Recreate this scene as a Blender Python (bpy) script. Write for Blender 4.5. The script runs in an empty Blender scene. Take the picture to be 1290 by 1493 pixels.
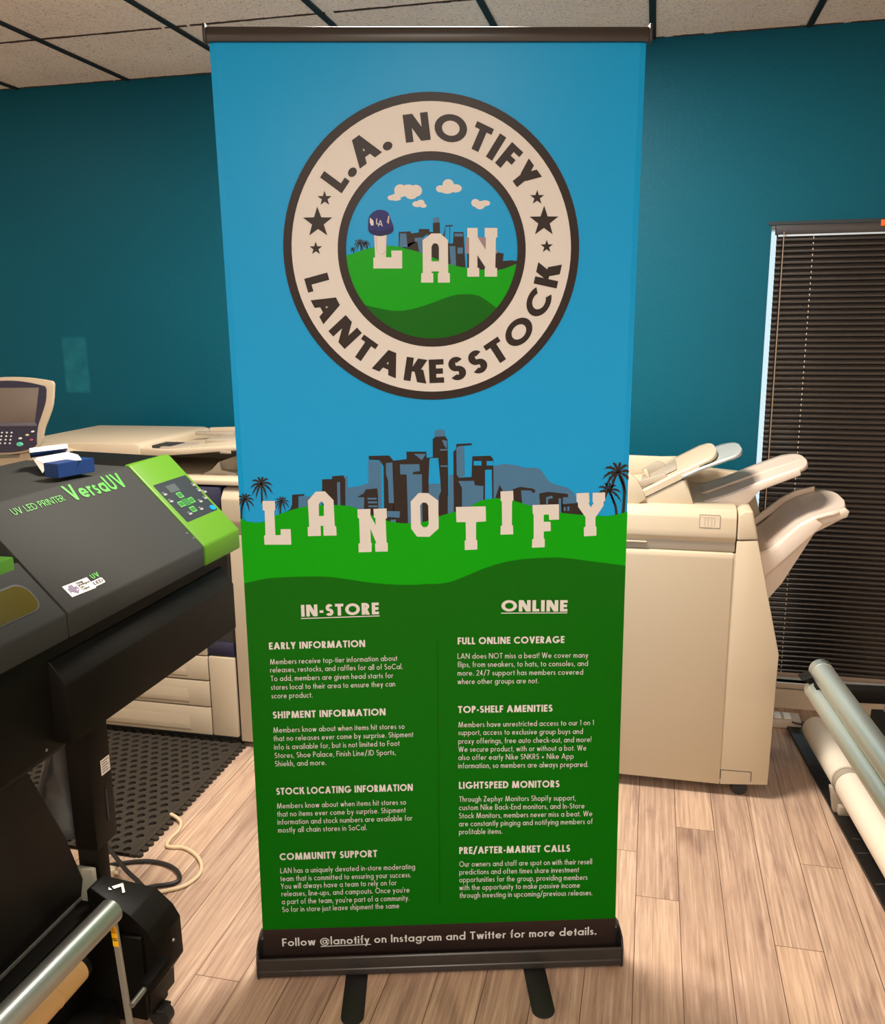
import bpy, bmesh, math, random
from mathutils import Vector, Matrix
from mathutils.geometry import tessellate_polygon
random.seed(7)
SC = bpy.context.scene
COL = SC.collection

# ------------------------------------------------------------------ camera
# measured pose: world X runs along the banner, Y away from the camera, Z up
FPX = 1290.0
CX, CY = 645.0, 746.5
EX = Vector((.99929361, -.01761466, .03319636))
EZ = Vector((-.00977044, -.97714068, -.21236909))
EZ = (EZ - EX * EZ.dot(EX)).normalized()
EY = EZ.cross(EX)
if EY.z < 0: EY = -EY
CAM = Vector((-.04786, -1.87229, 1.525))
cam_data = bpy.data.cameras.new('camera')
cam = bpy.data.objects.new('camera', cam_data)
COL.objects.link(cam)
cam_data.sensor_fit = 'HORIZONTAL'
cam_data.sensor_width = 36.0
cam_data.lens = 36.0 * FPX / 1290.0
cam_data.clip_start = .02
rx = Vector((EX.x, EY.x, EZ.x)); ry = -Vector((EX.y, EY.y, EZ.y)); rz = -Vector((EX.z, EY.z, EZ.z))
cam.matrix_world = Matrix(((rx.x, ry.x, rz.x, CAM.x), (rx.y, ry.y, rz.y, CAM.y), (rx.z, ry.z, rz.z, CAM.z), (0, 0, 0, 1)))
SC.camera = cam

# ------------------------------------------------------------------ light and exposure
SC.view_settings.view_transform = 'Standard'
SC.view_settings.look = 'None'
SC.view_settings.exposure = 0.0
SC.view_settings.gamma = 1.0
SC.view_settings.use_curve_mapping = False
world = bpy.data.worlds.new('daylight')
SC.world = world
world.use_nodes = True
wb = world.node_tree.nodes['Background']
wb.inputs[0].default_value = (.72, .93, 1.0, 1)
wb.inputs[1].default_value = 1.1

RA = math.radians(15.2)              # the room is turned against the banner
RU = Vector((math.cos(RA), -math.sin(RA), 0)); RN = Vector((math.sin(RA), math.cos(RA), 0))
def room(u, n, z=0.0): return RU * u + RN * n + Vector((0, 0, z))
HC = 2.495                           # ceiling height
WN = 1.69                            # back wall
WARM = (1.0, .91, .81)
def ceiling_lamp(u, n, power, su=.50, sn=1.02):
    l = bpy.data.lights.new('ceiling_lamp', 'AREA'); l.shape = 'RECTANGLE'; l.size = su; l.size_y = sn
    l.energy = power; l.color = WARM
    o = bpy.data.objects.new('ceiling_lamp', l); COL.objects.link(o)
    o.location = room(u, n, HC - .012); o.rotation_euler = (0, 0, -RA)
    return o
ceiling_lamp(-.12, .40, 92, .5, .5)
ceiling_lamp(-2.46, .34, 8)
ceiling_lamp(.663, -4.2, 115)
ceiling_lamp(-1.94, -4.2, 70)
ceiling_lamp(1.70, -4.2, 40)
ceiling_lamp(.663, -2.0, 30)

# ------------------------------------------------------------------ picking helpers (used to measure flat artwork and real planes)
def ray(px, py):
    d = Vector(((px - CX) / FPX, (py - CY) / FPX, 1.0))
    return Vector((d.dot(EX), d.dot(EY), d.dot(EZ)))
def on_z(px, py, z):
    d = ray(px, py); return CAM + d * ((z - CAM.z) / d.z)
def on_plane(px, py, p, n):
    d = ray(px, py); return CAM + d * ((p - CAM).dot(n) / d.dot(n))
def pic_banner(px, py):              # point of the artwork on the banner plane -> (x, z)
    p = on_plane(px, py, Vector((0, 0, 0)), Vector((0, 1, 0))); return (p.x, p.z)
def pic_room(px, py, n):             # point on a plane parallel to the back wall -> (u, z)
    p = on_plane(px, py, RN * n, RN); return (p.dot(RU), p.z)
def pic_floor(px, py, z=0.0):
    p = on_z(px, py, z); return (p.dot(RU), p.dot(RN), z)

# ------------------------------------------------------------------ materials
def srgb(r, g, b):
    f = lambda c: (c / 255 / 12.92) if c / 255 <= .04045 else ((c / 255 + .055) / 1.055) ** 2.4
    return (f(r), f(g), f(b))
MATS = {}
def mat(name, col, rough=.5, metal=0.0, spec=.5, bump=0.0, bscale=200.0, coat=0.0, var=0.0, vscale=6.0, trans=0.0, ani=0):
    if name in MATS: return MATS[name]
    m = bpy.data.materials.new(name); m.use_nodes = True
    nt = m.node_tree; b = nt.nodes['Principled BSDF']
    b.inputs['Base Color'].default_value = (*col, 1)
    b.inputs['Roughness'].default_value = rough
    b.inputs['Metallic'].default_value = metal
    b.inputs['Specular IOR Level'].default_value = spec
    if coat: b.inputs['Coat Weight'].default_value = coat
    if trans: b.inputs['Transmission Weight'].default_value = trans
    tc = nt.nodes.new('ShaderNodeTexCoord')
    if bump:
        nz = nt.nodes.new('ShaderNodeTexNoise'); nz.inputs['Scale'].default_value = bscale; nz.inputs['Detail'].default_value = 3
        bp = nt.nodes.new('ShaderNodeBump'); bp.inputs['Strength'].default_value = bump; bp.inputs['Distance'].default_value = .004
        nt.links.new(tc.outputs['Object'], nz.inputs['Vector']); nt.links.new(nz.outputs[0], bp.inputs['Height'])
        nt.links.new(bp.outputs[0], b.inputs['Normal'])
    if var:
        nz = nt.nodes.new('ShaderNodeTexNoise'); nz.inputs['Scale'].default_value = vscale; nz.inputs['Detail'].default_value = 4
        rp = nt.nodes.new('ShaderNodeValToRGB')
        rp.color_ramp.elements[0].position = .3; rp.color_ramp.elements[1].position = .7
        rp.color_ramp.elements[0].color = (*[c * (1 - var) for c in col], 1); rp.color_ramp.elements[1].color = (*[min(1, c * (1 + var)) for c in col], 1)
        nt.links.new(tc.outputs['Object'], nz.inputs['Vector']); nt.links.new(nz.outputs[0], rp.inputs[0]); nt.links.new(rp.outputs[0], b.inputs['Base Color'])
    MATS[name] = m
    return m

# ------------------------------------------------------------------ mesh helpers
def link_mesh(name, bm, mats, parent=None, smooth=False):
    me = bpy.data.meshes.new(name)
    bm.normal_update()
    bm.to_mesh(me); bm.free()
    for m in (mats if isinstance(mats, (list, tuple)) else [mats]): me.materials.append(m)
    if smooth:
        for p in me.polygons: p.use_smooth = True
        try: me.set_sharp_from_angle(angle=math.radians(smooth if smooth > 1 else 35))
        except Exception: pass
    o = bpy.data.objects.new(name, me); COL.objects.link(o)
    if parent is not None: o.parent = parent
    return o
def tag(o, label, cat, group=None):
    o['label'] = label; o['category'] = cat
    if group: o['group'] = group
    return o
def thing(name, label, cat, loc=(0, 0, 0), rz=0.0, group=None):
    o = bpy.data.objects.new(name, None); COL.objects.link(o)
    o.empty_display_size = .1
    o.location = loc; o.rotation_euler = (0, 0, rz)
    return tag(o, label, cat, group)
def struct(o):
    o['kind'] = 'structure'; return o
def add_box(bm, x0, x1, y0, y1, z0, z1, mi=0, bev=0.0, seg=2):
    r = bmesh.ops.create_cube(bm, size=1.0)
    vs = r['verts']
    bmesh.ops.scale(bm, vec=(abs(x1 - x0), abs(y1 - y0), abs(z1 - z0)), verts=vs)
    bmesh.ops.translate(bm, vec=((x0 + x1) / 2, (y0 + y1) / 2, (z0 + z1) / 2), verts=vs)
    fs = list({f for v in vs for f in v.link_faces})
    if bev:
        es = list({e for f in fs for e in f.edges})
        rr = bmesh.ops.bevel(bm, geom=es, offset=bev, segments=seg, affect='EDGES', profile=.5)
        fs = [f for f in rr['faces']] + [f for f in fs if f.is_valid]
    for f in fs:
        if f.is_valid: f.material_index = mi
    return fs
def add_prism(bm, prof, a0, a1, axis='x', mi=0, bev=0.0, seg=2):
    """closed outline `prof` extruded along an axis. axis x: prof=(y,z); y: prof=(x,z); z: prof=(x,y)"""
    def P(p, a):
        return {'x': (a, p[0], p[1]), 'y': (p[0], a, p[1]), 'z': (p[0], p[1], a)}[axis]
    v0 = [bm.verts.new(P(p, a0)) for p in prof]; v1 = [bm.verts.new(P(p, a1)) for p in prof]
    n = len(prof); fs = []
    fs.append(bm.faces.new(v0)); fs.append(bm.faces.new(v1[::-1]))
    for i in range(n):
        j = (i + 1) % n
        fs.append(bm.faces.new((v0[j], v0[i], v1[i], v1[j])))
    bmesh.ops.recalc_face_normals(bm, faces=fs)
    if bev:
        es = list({e for f in fs for e in f.edges})
        rr = bmesh.ops.bevel(bm, geom=es, offset=bev, segments=seg, affect='EDGES', profile=.5)
        fs = list(rr['faces']) + [f for f in fs if f.is_valid]
    for f in fs:
        if f.is_valid: f.material_index = mi
    return fs
def frame_of(d):
    d = Vector(d).normalized()
    a = Vector((0, 0, 1)) if abs(d.z) < .9 else Vector((1, 0, 0))
    x = d.cross(a).normalized(); y = d.cross(x).normalized()
    return d, x, y
def add_cyl(bm, p0, p1, r0, r1=None, seg=24, mi=0, caps=True, ring=False):
    r1 = r0 if r1 is None else r1
    p0 = Vector(p0); p1 = Vector(p1)
    d, x, y = frame_of(p1 - p0)
    A = []; B = []
    for i in range(seg):
        t = 2 * math.pi * i / seg; o = x * math.cos(t) + y * math.sin(t)
        A.append(bm.verts.new(p0 + o * r0)); B.append(bm.verts.new(p1 + o * r1))
    fs = [bm.faces.new((A[i], A[(i + 1) % seg], B[(i + 1) % seg], B[i])) for i in range(seg)]
    if caps: fs += [bm.faces.new(A[::-1]), bm.faces.new(B)]
    bmesh.ops.recalc_face_normals(bm, faces=fs)
    for f in fs: f.material_index = mi
    return fs
def smooth_path(pts, sub=8):
    pts = [Vector(p) for p in pts]; out = []
    for i in range(len(pts) - 1):
        p0 = pts[max(i - 1, 0)]; p1 = pts[i]; p2 = pts[i + 1]; p3 = pts[min(i + 2, len(pts) - 1)]
        for k in range(sub):
            t = k / sub
            out.append(.5 * ((2 * p1) + (p2 - p0) * t + (2 * p0 - 5 * p1 + 4 * p2 - p3) * t * t + (3 * p1 - p0 - 3 * p2 + p3) * t ** 3))
    out.append(pts[-1]); return out
def add_tube(bm, pts, r, seg=10, mi=0):
    pts = [Vector(p) for p in pts]; rings = []
    for i, p in enumerate(pts):
        d = (pts[min(i + 1, len(pts) - 1)] - pts[max(i - 1, 0)])
        d, x, y = frame_of(d)
        rings.append([bm.verts.new(p + (x * math.cos(2 * math.pi * k / seg) + y * math.sin(2 * math.pi * k / seg)) * r) for k in range(seg)])
    fs = []
    for a, b in zip(rings, rings[1:]):
        for k in range(seg): fs.append(bm.faces.new((a[k], a[(k + 1) % seg], b[(k + 1) % seg], b[k])))
    fs += [bm.faces.new(rings[0][::-1]), bm.faces.new(rings[-1])]
    bmesh.ops.recalc_face_normals(bm, faces=fs)
    for f in fs: f.material_index = mi
def box(name, parent, m, *a, bev=0.003, seg=2):
    bm = bmesh.new(); add_box(bm, *a, bev=bev, seg=seg)
    return link_mesh(name, bm, m, parent, smooth=40)
def prism(name, parent, m, prof, a0, a1, axis='x', bev=0.003, seg=2):
    bm = bmesh.new(); add_prism(bm, prof, a0, a1, axis, bev=bev, seg=seg)
    return link_mesh(name, bm, m, parent, smooth=40)
def cyl(name, parent, m, p0, p1, r, seg=28, r1=None):
    bm = bmesh.new(); add_cyl(bm, p0, p1, r, r1, seg)
    return link_mesh(name, bm, m, parent, smooth=40)
def tube(name, parent, m, pts, r, seg=10, sub=8):
    bm = bmesh.new(); add_tube(bm, smooth_path(pts, sub), r, seg)
    return link_mesh(name, bm, m, parent, smooth=60)

# ------------------------------------------------------------------ stroke lettering: geometric sans, cap height 1
def _ring(cx, cy, rx, ry, w, a0=0.0, a1=360.0):
    n = max(4, int(abs(a1 - a0) / 15)); out = []
    for i in range(n):
        t0 = math.radians(a0 + (a1 - a0) * i / n); t1 = math.radians(a0 + (a1 - a0) * (i + 1) / n)
        c0, s0, c1, s1 = math.cos(t0), math.sin(t0), math.cos(t1), math.sin(t1)
        out.append([(cx + rx * c0, cy + ry * s0), (cx + rx * c1, cy + ry * s1), (cx + (rx - w) * c1, cy + (ry - w) * s1), (cx + (rx - w) * c0, cy + (ry - w) * s0)])
    return out
def _bar(x0, y0, x1, y1): return [[(x0, y0), (x1, y0), (x1, y1), (x0, y1)]]
def _dia(x0, y0, x1, y1, k): return [[(x0 - k, y0), (x0 + k, y0), (x1 + k, y1), (x1 - k, y1)]]
def glyph(ch, w):
    k = w * .58; X = .64; R = _ring; B = _bar; D = _dia; r = X / 2
    hx = .27 - w * .0
    if ch == ' ': return [], .36
    if ch == 'A': return D(k, 0, .42, 1, k) + D(.84 - k, 0, .42, 1, k) + B(.17, .22, .67, .22 + w * .9), .84
    if ch == 'B': return B(0, 0, w, 1) + B(0, 1 - w, .24, 1) + B(0, .5 - w / 2, .26, .5 + w / 2) + B(0, 0, .26, w) + R(.24, .75 - w / 4, .25, .25 + w / 4, w, -90, 90) + R(.26, .25 + w / 4, .29, .25 + w / 4, w, -90, 90), .55
    if ch == 'C': return R(.5, .5, .5, .5, w, 45, 315), .84
    if ch == 'D': return B(0, 0, w, 1) + B(0, 1 - w, .26, 1) + B(0, 0, .26, w) + R(.26, .5, .48, .5, w, -90, 90), .74
    if ch == 'E': return B(0, 0, w, 1) + B(0, 1 - w, .48, 1) + B(0, .5 - w / 2, .45, .5 + w / 2) + B(0, 0, .48, w), .48
    if ch == 'F': return B(0, 0, w, 1) + B(0, 1 - w, .46, 1) + B(0, .48 - w / 2, .43, .48 + w / 2), .46
    if ch == 'G': return R(.5, .5, .5, .5, w, 42, 360) + B(.52, .5 - w, 1.0, .5), 1.0
    if ch == 'H': return B(0, 0, w, 1) + B(.66 - w, 0, .66, 1) + B(0, .5 - w / 2, .66, .5 + w / 2), .66
    if ch == 'I': return B(0, 0, w, 1), w
    if ch == 'J': return B(.26 - w, .2, .26, 1) + R(.08, .2, .18, .2, w, 270, 360) + B(-.02, 0, .08, w), .26
    if ch == 'K': return B(0, 0, w, 1) + D(w + k * .6, .42, .52, 1, k * 1.15) + D(.60, 0, w + k * 1.5, .56, k * 1.15), .62
    if ch == 'L': return B(0, 0, w, 1) + B(0, 0, .44, w), .44
    if ch == 'M': return D(k, 0, .2, 1, k) + D(1.0 - k, 0, .8, 1, k) + D(.5, 0, .2, 1, k) + D(.5, 0, .8, 1, k), 1.0
    if ch == 'N': return B(0, 0, w, 1) + B(.76 - w, 0, .76, 1) + D(.76 - k * 1.1, 0, k * 1.1, 1, k * 1.1), .76
    if ch == 'O': return R(.5, .5, .5, .5, w), 1.0
    if ch == 'P': return B(0, 0, w, 1) + B(0, 1 - w, .24, 1) + B(0, .42, .24, .42 + w) + R(.24, .71, .28, .29, w, -90, 90), .52
    if ch == 'R': return B(0, 0, w, 1) + B(0, 1 - w, .24, 1) + B(0, .42, .24, .42 + w) + R(.24, .71, .28, .29, w, -90, 90) + D(.55 - k, 0, .26, .46, k), .57
    if ch == 'S': return R(.27, .75 - w / 4, .25, .25 + w / 4, w, 30, 270) + R(.27, .25 + w / 4, .27, .25 + w / 4, w, -150, 90), .54
    if ch == 'T': return B(.28 - w / 2, 0, .28 + w / 2, 1) + B(0, 1 - w, .56, 1), .56
    if ch == 'U': return B(0, .32, w, 1) + B(.64 - w, .32, .64, 1) + R(.32, .32, .32, .32, w, 180, 360), .64
    if ch == 'V': return D(.38, 0, k, 1, k) + D(.38, 0, .76 - k, 1, k), .76
    if ch == 'W': return D(.32, 0, k, 1, k) + D(.32, 0, .56, 1, k) + D(.80, 0, .56, 1, k) + D(.80, 0, 1.12 - k, 1, k), 1.12
    if ch == 'Y': return B(.34 - w / 2, 0, .34 + w / 2, .45) + D(.34, .4, k, 1, k) + D(.34, .4, .68 - k, 1, k), .68
    if ch == 'Z': return B(0, 0, .6, w) + B(0, 1 - w, .6, 1) + D(k * 1.2, w * .5, .6 - k * 1.2, 1 - w * .5, k * 1.2), .6
    if ch == 'X': return D(k, 0, .62 - k, 1, k) + D(.62 - k, 0, k, 1, k), .62
    if ch == '1': return B(.14, 0, .14 + w, 1) + D(.06, .78, .14 + w / 2, 1, w * .5), .14 + w
    if ch == '2': return R(.27, .72, .27, .28, w, -20, 175) + D(.08, w * .6, .46, .62, k) + B(0, 0, .54, w), .54
    if ch == '4': return B(.40 - w, 0, .40, 1) + B(0, .22, .54, .22 + w) + D(.06, .26, .34, 1, k), .54
    if ch == '7': return B(0, 1 - w, .52, 1) + D(.16, 0, .45, 1 - w * .5, k), .52
    if ch == '3': return R(.25, .75 - w / 4, .25, .25 + w / 4, w, -90, 150) + R(.26, .25 + w / 4, .27, .25 + w / 4, w, -150, 90), .53
    if ch == 'a': return R(r, r, r, r, w) + B(X - w, 0, X, X), X
    if ch == 'b': return R(r, r, r, r, w) + B(0, 0, w, 1.06), X
    if ch == 'c': return R(r, r, r, r, w, 48, 312), .53
    if ch == 'd': return R(r, r, r, r, w) + B(X - w, 0, X, 1.06), X
    if ch == 'e': return R(r, r, r, r, w, 0, 320) + B(.05, r - w * .45, X - .01, r + w * .45), X
    if ch == 'f': return B(.08, 0, .08 + w, .85) + R(.30, .82, .22, .25, w, 90, 180) + B(0, X - w, .28, X), .29
    if ch == 'g': return R(r, r, r, r, w) + B(X - w, -.05, X, X) + R(r, -.03, r, .30, w, 195, 360), X
    if ch == 'h': return B(0, 0, w, 1.06) + R(.25, .36, .25, .28, w, 0, 180) + B(.5 - w, 0, .5, .37), .5
    if ch == 'i': return B(0, 0, w, X) + R(w / 2, .86, w * .68, w * .68, w * .68), w
    if ch == 'j': return B(0, -.28, w, X) + R(w / 2, .86, w * .68, w * .68, w * .68), w
    if ch == 'k': return B(0, 0, w, 1.06) + D(w + k * .4, .28, .4, X, k) + D(.45, 0, w + k * 1.4, .36, k), .46
    if ch == 'l': return B(0, 0, w, 1.06), w
    if ch == 'm': return B(0, 0, w, X) + R(.22, .38, .22, .26, w, 0, 180) + B(.44 - w, 0, .44, .38) + R(.44 - w + .22, .38, .22, .26, w, 0, 180) + B(.88 - 2 * w + w * 0, 0, .88 - w, .38), .88 - w
    if ch == 'n': return B(0, 0, w, X) + R(.25, .36, .25, .28, w, 0, 180) + B(.5 - w, 0, .5, .37), .5
    if ch == 'o': return R(r, r, r, r, w), X
    if ch == 'p': return R(r, r, r, r, w) + B(0, -.34, w, X), X
    if ch == 'q': return R(r, r, r, r, w) + B(X - w, -.34, X, X), X
    if ch == 'r': return B(0, 0, w, X) + R(.24, .38, .24, .26, w, 60, 180), .32
    if ch == 's': return R(.18, X * .75 - w / 4, .17, X / 4 + w / 4, w * .9, 25, 270) + R(.18, X * .25 + w / 4, .19, X / 4 + w / 4, w * .9, -155, 90), .37
    if ch == 't': return B(.09, 0, .09 + w, .88) + B(0, X - w, .28, X), .28
    if ch == 'u': return B(0, .27, w, X) + B(.5 - w, 0, .5, X) + R(.25, .27, .25, .27, w, 180, 360), .5
    if ch == 'v': return D(.26, 0, k, X, k) + D(.26, 0, .52 - k, X, k), .52
    if ch == 'w': return D(.22, 0, k, X, k) + D(.22, 0, .39, X, k) + D(.56, 0, .39, X, k) + D(.56, 0, .78 - k, X, k), .78
    if ch == 'x': return D(k, 0, .48 - k, X, k) + D(.48 - k, 0, k, X, k), .48
    if ch == 'y': return D(.28, 0, k, X, k) + D(.14, -.34, .54 - k, X, k), .54
    if ch == 'z': return B(0, 0, .44, w) + B(0, X - w, .44, X) + D(k, w / 2, .44 - k, X - w / 2, k), .44
    if ch == '.': return R(w * .62, w * .62, w * .66, w * .66, w * .66), w * 1.25
    if ch == ',': return D(w * .3, -.16, w * .8, w, w * .45), w * 1.2
    if ch == '-': return B(.02, .28, .28, .28 + w * .9), .3
    if ch == '/': return D(.05, -.12, .45, 1.08, k), .5
    if ch == '!': return B(0, .3, w, 1.04) + R(w / 2, w * .62, w * .66, w * .66, w * .66), w
    if ch == "'": return B(0, .72, w * .8, 1.04), w * .8
    if ch == '+': return B(.02, .33 - w / 2, .5, .33 + w / 2) + B(.26 - w / 2, .09, .26 + w / 2, .57), .52
    if ch == '@': return R(.48, .40, .48, .50, w * .7, 0, 325) + R(.46, .40, .24, .26, w * .75) + B(.64, .16, .64 + w * .7, .62) + R(.80, .30, .16, .16, w * .6, 190, 360), .96
    return B(0, 0, .4, w), .4
def text_polys(s, w, gap=.11):
    x = 0.0; out = []
    for i, ch in enumerate(s):
        ps, adv = glyph(ch, w)
        for p in ps: out.append([(a + x, b) for a, b in p])
        x += adv + (gap if ch != ' ' else 0.0)
    return out, x - gap
def emit(bm, polys, f, mi=0):
    for i, p in enumerate(polys):      # crossing strokes lie a hair apart so that none coincide
        try:
            vs = [bm.verts.new(f(*q)) for q in p]
            if len(vs) > 2:
                nrm = (vs[1].co - vs[0].co).cross(vs[2].co - vs[0].co)
                if nrm.length > 0:
                    nrm.normalize()
                    if nrm.dot(CAM - vs[0].co) < 0: nrm = -nrm
                    for v in vs: v.co += nrm * (2.5e-5 * (i % 7))
            bm.faces.new(vs).material_index = mi
        except ValueError: pass
def text_between(bm, s, a, b, cap, w, f, mi=0, gap=.11, up=None):
    """lettering from baseline point a to baseline point b (2D plane coordinates), cap height `cap`"""
    polys, W = text_polys(s, w, gap)
    dx, dy = (b[0] - a[0]) / W, (b[1] - a[1]) / W
    L = math.hypot(dx, dy); ux, uy = (-dy / L * cap, dx / L * cap) if up is None else (up[0] * cap, up[1] * cap)
    emit(bm, [[(a[0] + dx * x + ux * y, a[1] + dy * x + uy * y) for x, y in p] for p in polys], f, mi)
def fill(bm, loops, f, mi=0):
    """polygon with holes: first loop outer, others holes"""
    vs = [[Vector((p[0] * 200, p[1] * 200, 0)) for p in l] for l in loops]
    flat = [p for l in loops for p in l]
    bv = [bm.verts.new(f(p[0], p[1])) for p in flat]
    for t in tessellate_polygon(vs):
        try: bm.faces.new([bv[i] for i in t]).material_index = mi
        except ValueError: pass
def face_to(bm, d):
    """turn every flat face towards direction d"""
    bm.normal_update(); d = Vector(d)
    for fc in bm.faces:
        if fc.normal.dot(d) < 0: fc.normal_flip()
def ellipse(cx, cy, rx, ry=None, n=40, a0=0, a1=360):
    ry = rx if ry is None else ry
    full = abs(a1 - a0) >= 360; m = n if full else n + 1
    return [(cx + rx * math.cos(math.radians(a0 + (a1 - a0) * i / n)), cy + ry * math.sin(math.radians(a0 + (a1 - a0) * i / n))) for i in range(m)]
def curve2(pts, sub=6):
    return [(p.x, p.y) for p in smooth_path([(a, b, 0) for a, b in pts], sub)]

# ================================================================== ROOM
def nodes_of(name):
    m = bpy.data.materials.new(name); m.use_nodes = True
    nt = m.node_tree; return m, nt, nt.nodes['Principled BSDF']
def nn(nt, t, **kw):
    n = nt.nodes.new(t)
    for k, v in kw.items():
        if k in n.inputs: n.inputs[k].default_value = v
        else: setattr(n, k, v)
    return n
def ramp(nt, stops):
    r = nt.nodes.new('ShaderNodeValToRGB'); e = r.color_ramp.elements
    while len(e) < len(stops): e.new(.5)
    for el, (p, c) in zip(e, stops): el.position = p; el.color = (*c, 1)
    return r
def floor_material():
    m, nt, b = nodes_of('oak_plank_vinyl'); L = nt.links.new
    tc = nn(nt, 'ShaderNodeTexCoord'); sx = nn(nt, 'ShaderNodeSeparateXYZ'); L(tc.outputs['Object'], sx.inputs[0])
    off = nn(nt, 'ShaderNodeMath', operation='ADD'); off.inputs[1].default_value = 10 * .1133 - .458 + .0005
    L(sx.outputs[0], off.inputs[0])
    row = nn(nt, 'ShaderNodeMath', operation='DIVIDE'); L(off.outputs[0], row.inputs[0]); row.inputs[1].default_value = .1133
    rf = nn(nt, 'ShaderNodeMath', operation='FLOOR'); L(row.outputs[0], rf.inputs[0])
    wn = nn(nt, 'ShaderNodeTexWhiteNoise', noise_dimensions='1D'); L(rf.outputs[0], wn.inputs['W'])
    # end joints step by thirds of a plank from row to row
    md = nn(nt, 'ShaderNodeMath', operation='MULTIPLY'); L(wn.outputs[0], md.inputs[0]); md.inputs[1].default_value = 1.15
    ny = nn(nt, 'ShaderNodeMath', operation='ADD'); L(sx.outputs[1], ny.inputs[0]); L(md.outputs[0], ny.inputs[1])
    cb = nn(nt, 'ShaderNodeCombineXYZ'); L(ny.outputs[0], cb.inputs[0]); L(off.outputs[0], cb.inputs[1])
    br = nn(nt, 'ShaderNodeTexBrick'); L(cb.outputs[0], br.inputs['Vector'])
    br.offset = 0.0; br.inputs['Scale'].default_value = 1.0; br.inputs['Brick Width'].default_value = 1.15; br.inputs['Row Height'].default_value = .1133
    br.inputs['Mortar Size'].default_value = .0011; br.inputs['Mortar Smooth'].default_value = .3; br.inputs['Bias'].default_value = 0
    br.inputs['Color1'].default_value = (0, 0, 0, 1); br.inputs['Color2'].default_value = (1, 1, 1, 1); br.inputs['Mortar'].default_value = (.5, .5, .5, 1)
    # grain: coordinates shifted per plank
    sh = nn(nt, 'ShaderNodeVectorMath', operation='MULTIPLY_ADD'); L(br.outputs['Color'], sh.inputs[0]); sh.inputs[1].default_value = (7, 3, 5); L(cb.outputs[0], sh.inputs[2])
    rr = nn(nt, 'ShaderNodeCombineXYZ'); L(rf.outputs[0], rr.inputs[2])
    sh2 = nn(nt, 'ShaderNodeVectorMath', operation='ADD'); L(sh.outputs[0], sh2.inputs[0]); L(rr.outputs[0], sh2.inputs[1])
    mp = nn(nt, 'ShaderNodeMapping'); mp.inputs['Scale'].default_value = (3.5, 110, 1); L(sh2.outputs[0], mp.inputs['Vector'])
    g1 = nn(nt, 'ShaderNodeTexNoise'); g1.inputs['Scale'].default_value = 1; g1.inputs['Detail'].default_value = 6; g1.inputs['Roughness'].default_value = .65; g1.inputs['Distortion'].default_value = .5
    L(mp.outputs[0], g1.inputs['Vector'])
    mp2 = nn(nt, 'ShaderNodeMapping'); mp2.inputs['Scale'].default_value = (2.2, 9, 1); L(sh2.outputs[0], mp2.inputs['Vector'])
    g2 = nn(nt, 'ShaderNodeTexNoise'); g2.inputs['Scale'].default_value = 1; g2.inputs['Detail'].default_value = 4; g2.inputs['Distortion'].default_value = 1.2
    L(mp2.outputs[0], g2.inputs['Vector'])
    # cathedral rings
    fr = nn(nt, 'ShaderNodeMath', operation='MULTIPLY'); L(g2.outputs[0], fr.inputs[0]); fr.inputs[1].default_value = 16
    sn = nn(nt, 'ShaderNodeMath', operation='SINE'); L(fr.outputs[0], sn.inputs[0])
    r1 = ramp(nt, [(.30, srgb(104, 82, 68)), (.43, srgb(160, 132, 112)), (.55, srgb(188, 160, 136)), (.70, srgb(220, 198, 174))]); L(g1.outputs[0], r1.inputs[0])
    r2 = ramp(nt, [(.25, srgb(128, 106, 96)), (.45, srgb(178, 150, 130)), (.75, srgb(208, 180, 152))]); L(g2.outputs[0], r2.inputs[0])
    mx = nn(nt, 'ShaderNodeMixRGB', blend_type='MIX'); mx.inputs[0].default_value = .42; L(r1.outputs[0], mx.inputs[1]); L(r2.outputs[0], mx.inputs[2])
    rs = ramp(nt, [(0, (.88, .86, .85)), (1, (1.05, 1.05, 1.05))])
    sa = nn(nt, 'ShaderNodeMath', operation='MULTIPLY_ADD'); L(sn.outputs[0], sa.inputs[0]); sa.inputs[1].default_value = .5; sa.inputs[2].default_value = .5; L(sa.outputs[0], rs.inputs[0])
    m2 = nn(nt, 'ShaderNodeMixRGB', blend_type='MULTIPLY'); m2.inputs[0].default_value = .7; L(mx.outputs[0], m2.inputs[1]); L(rs.outputs[0], m2.inputs[2])
    # knots
    mk = nn(nt, 'ShaderNodeMapping'); mk.inputs['Scale'].default_value = (2.6, 5.5, 1); L(sh2.outputs[0], mk.inputs['Vector'])
    vk = nn(nt, 'ShaderNodeTexVoronoi'); vk.inputs['Scale'].default_value = 1; L(mk.outputs[0], vk.inputs['Vector'])
    rk = ramp(nt, [(.0, (.42, .34, .30)), (.05, (.62, .55, .5)), (.13, (.9, .88, .86)), (.2, (1, 1, 1))]); L(vk.outputs['Distance'], rk.inputs[0])
    m3 = nn(nt, 'ShaderNodeMixRGB', blend_type='MULTIPLY'); m3.inputs[0].default_value = .8; L(m2.outputs[0], m3.inputs[1]); L(rk.outputs[0], m3.inputs[2])
    # plank to plank tone
    rt = ramp(nt, [(0, (.86, .84, .84)), (.5, (1, 1, 1)), (1, (1.06, 1.04, 1.0))]); L(br.outputs['Color'], rt.inputs[0])
    m4 = nn(nt, 'ShaderNodeMixRGB', blend_type='MULTIPLY'); m4.inputs[0].default_value = 1; L(m3.outputs[0], m4.inputs[1]); L(rt.outputs[0], m4.inputs[2])
    m5 = nn(nt, 'ShaderNodeMixRGB', blend_type='MIX'); L(br.outputs['Fac'], m5.inputs[0]); L(m4.outputs[0], m5.inputs[1]); m5.inputs[2].default_value = (*srgb(84, 58, 42), 1)
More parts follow.
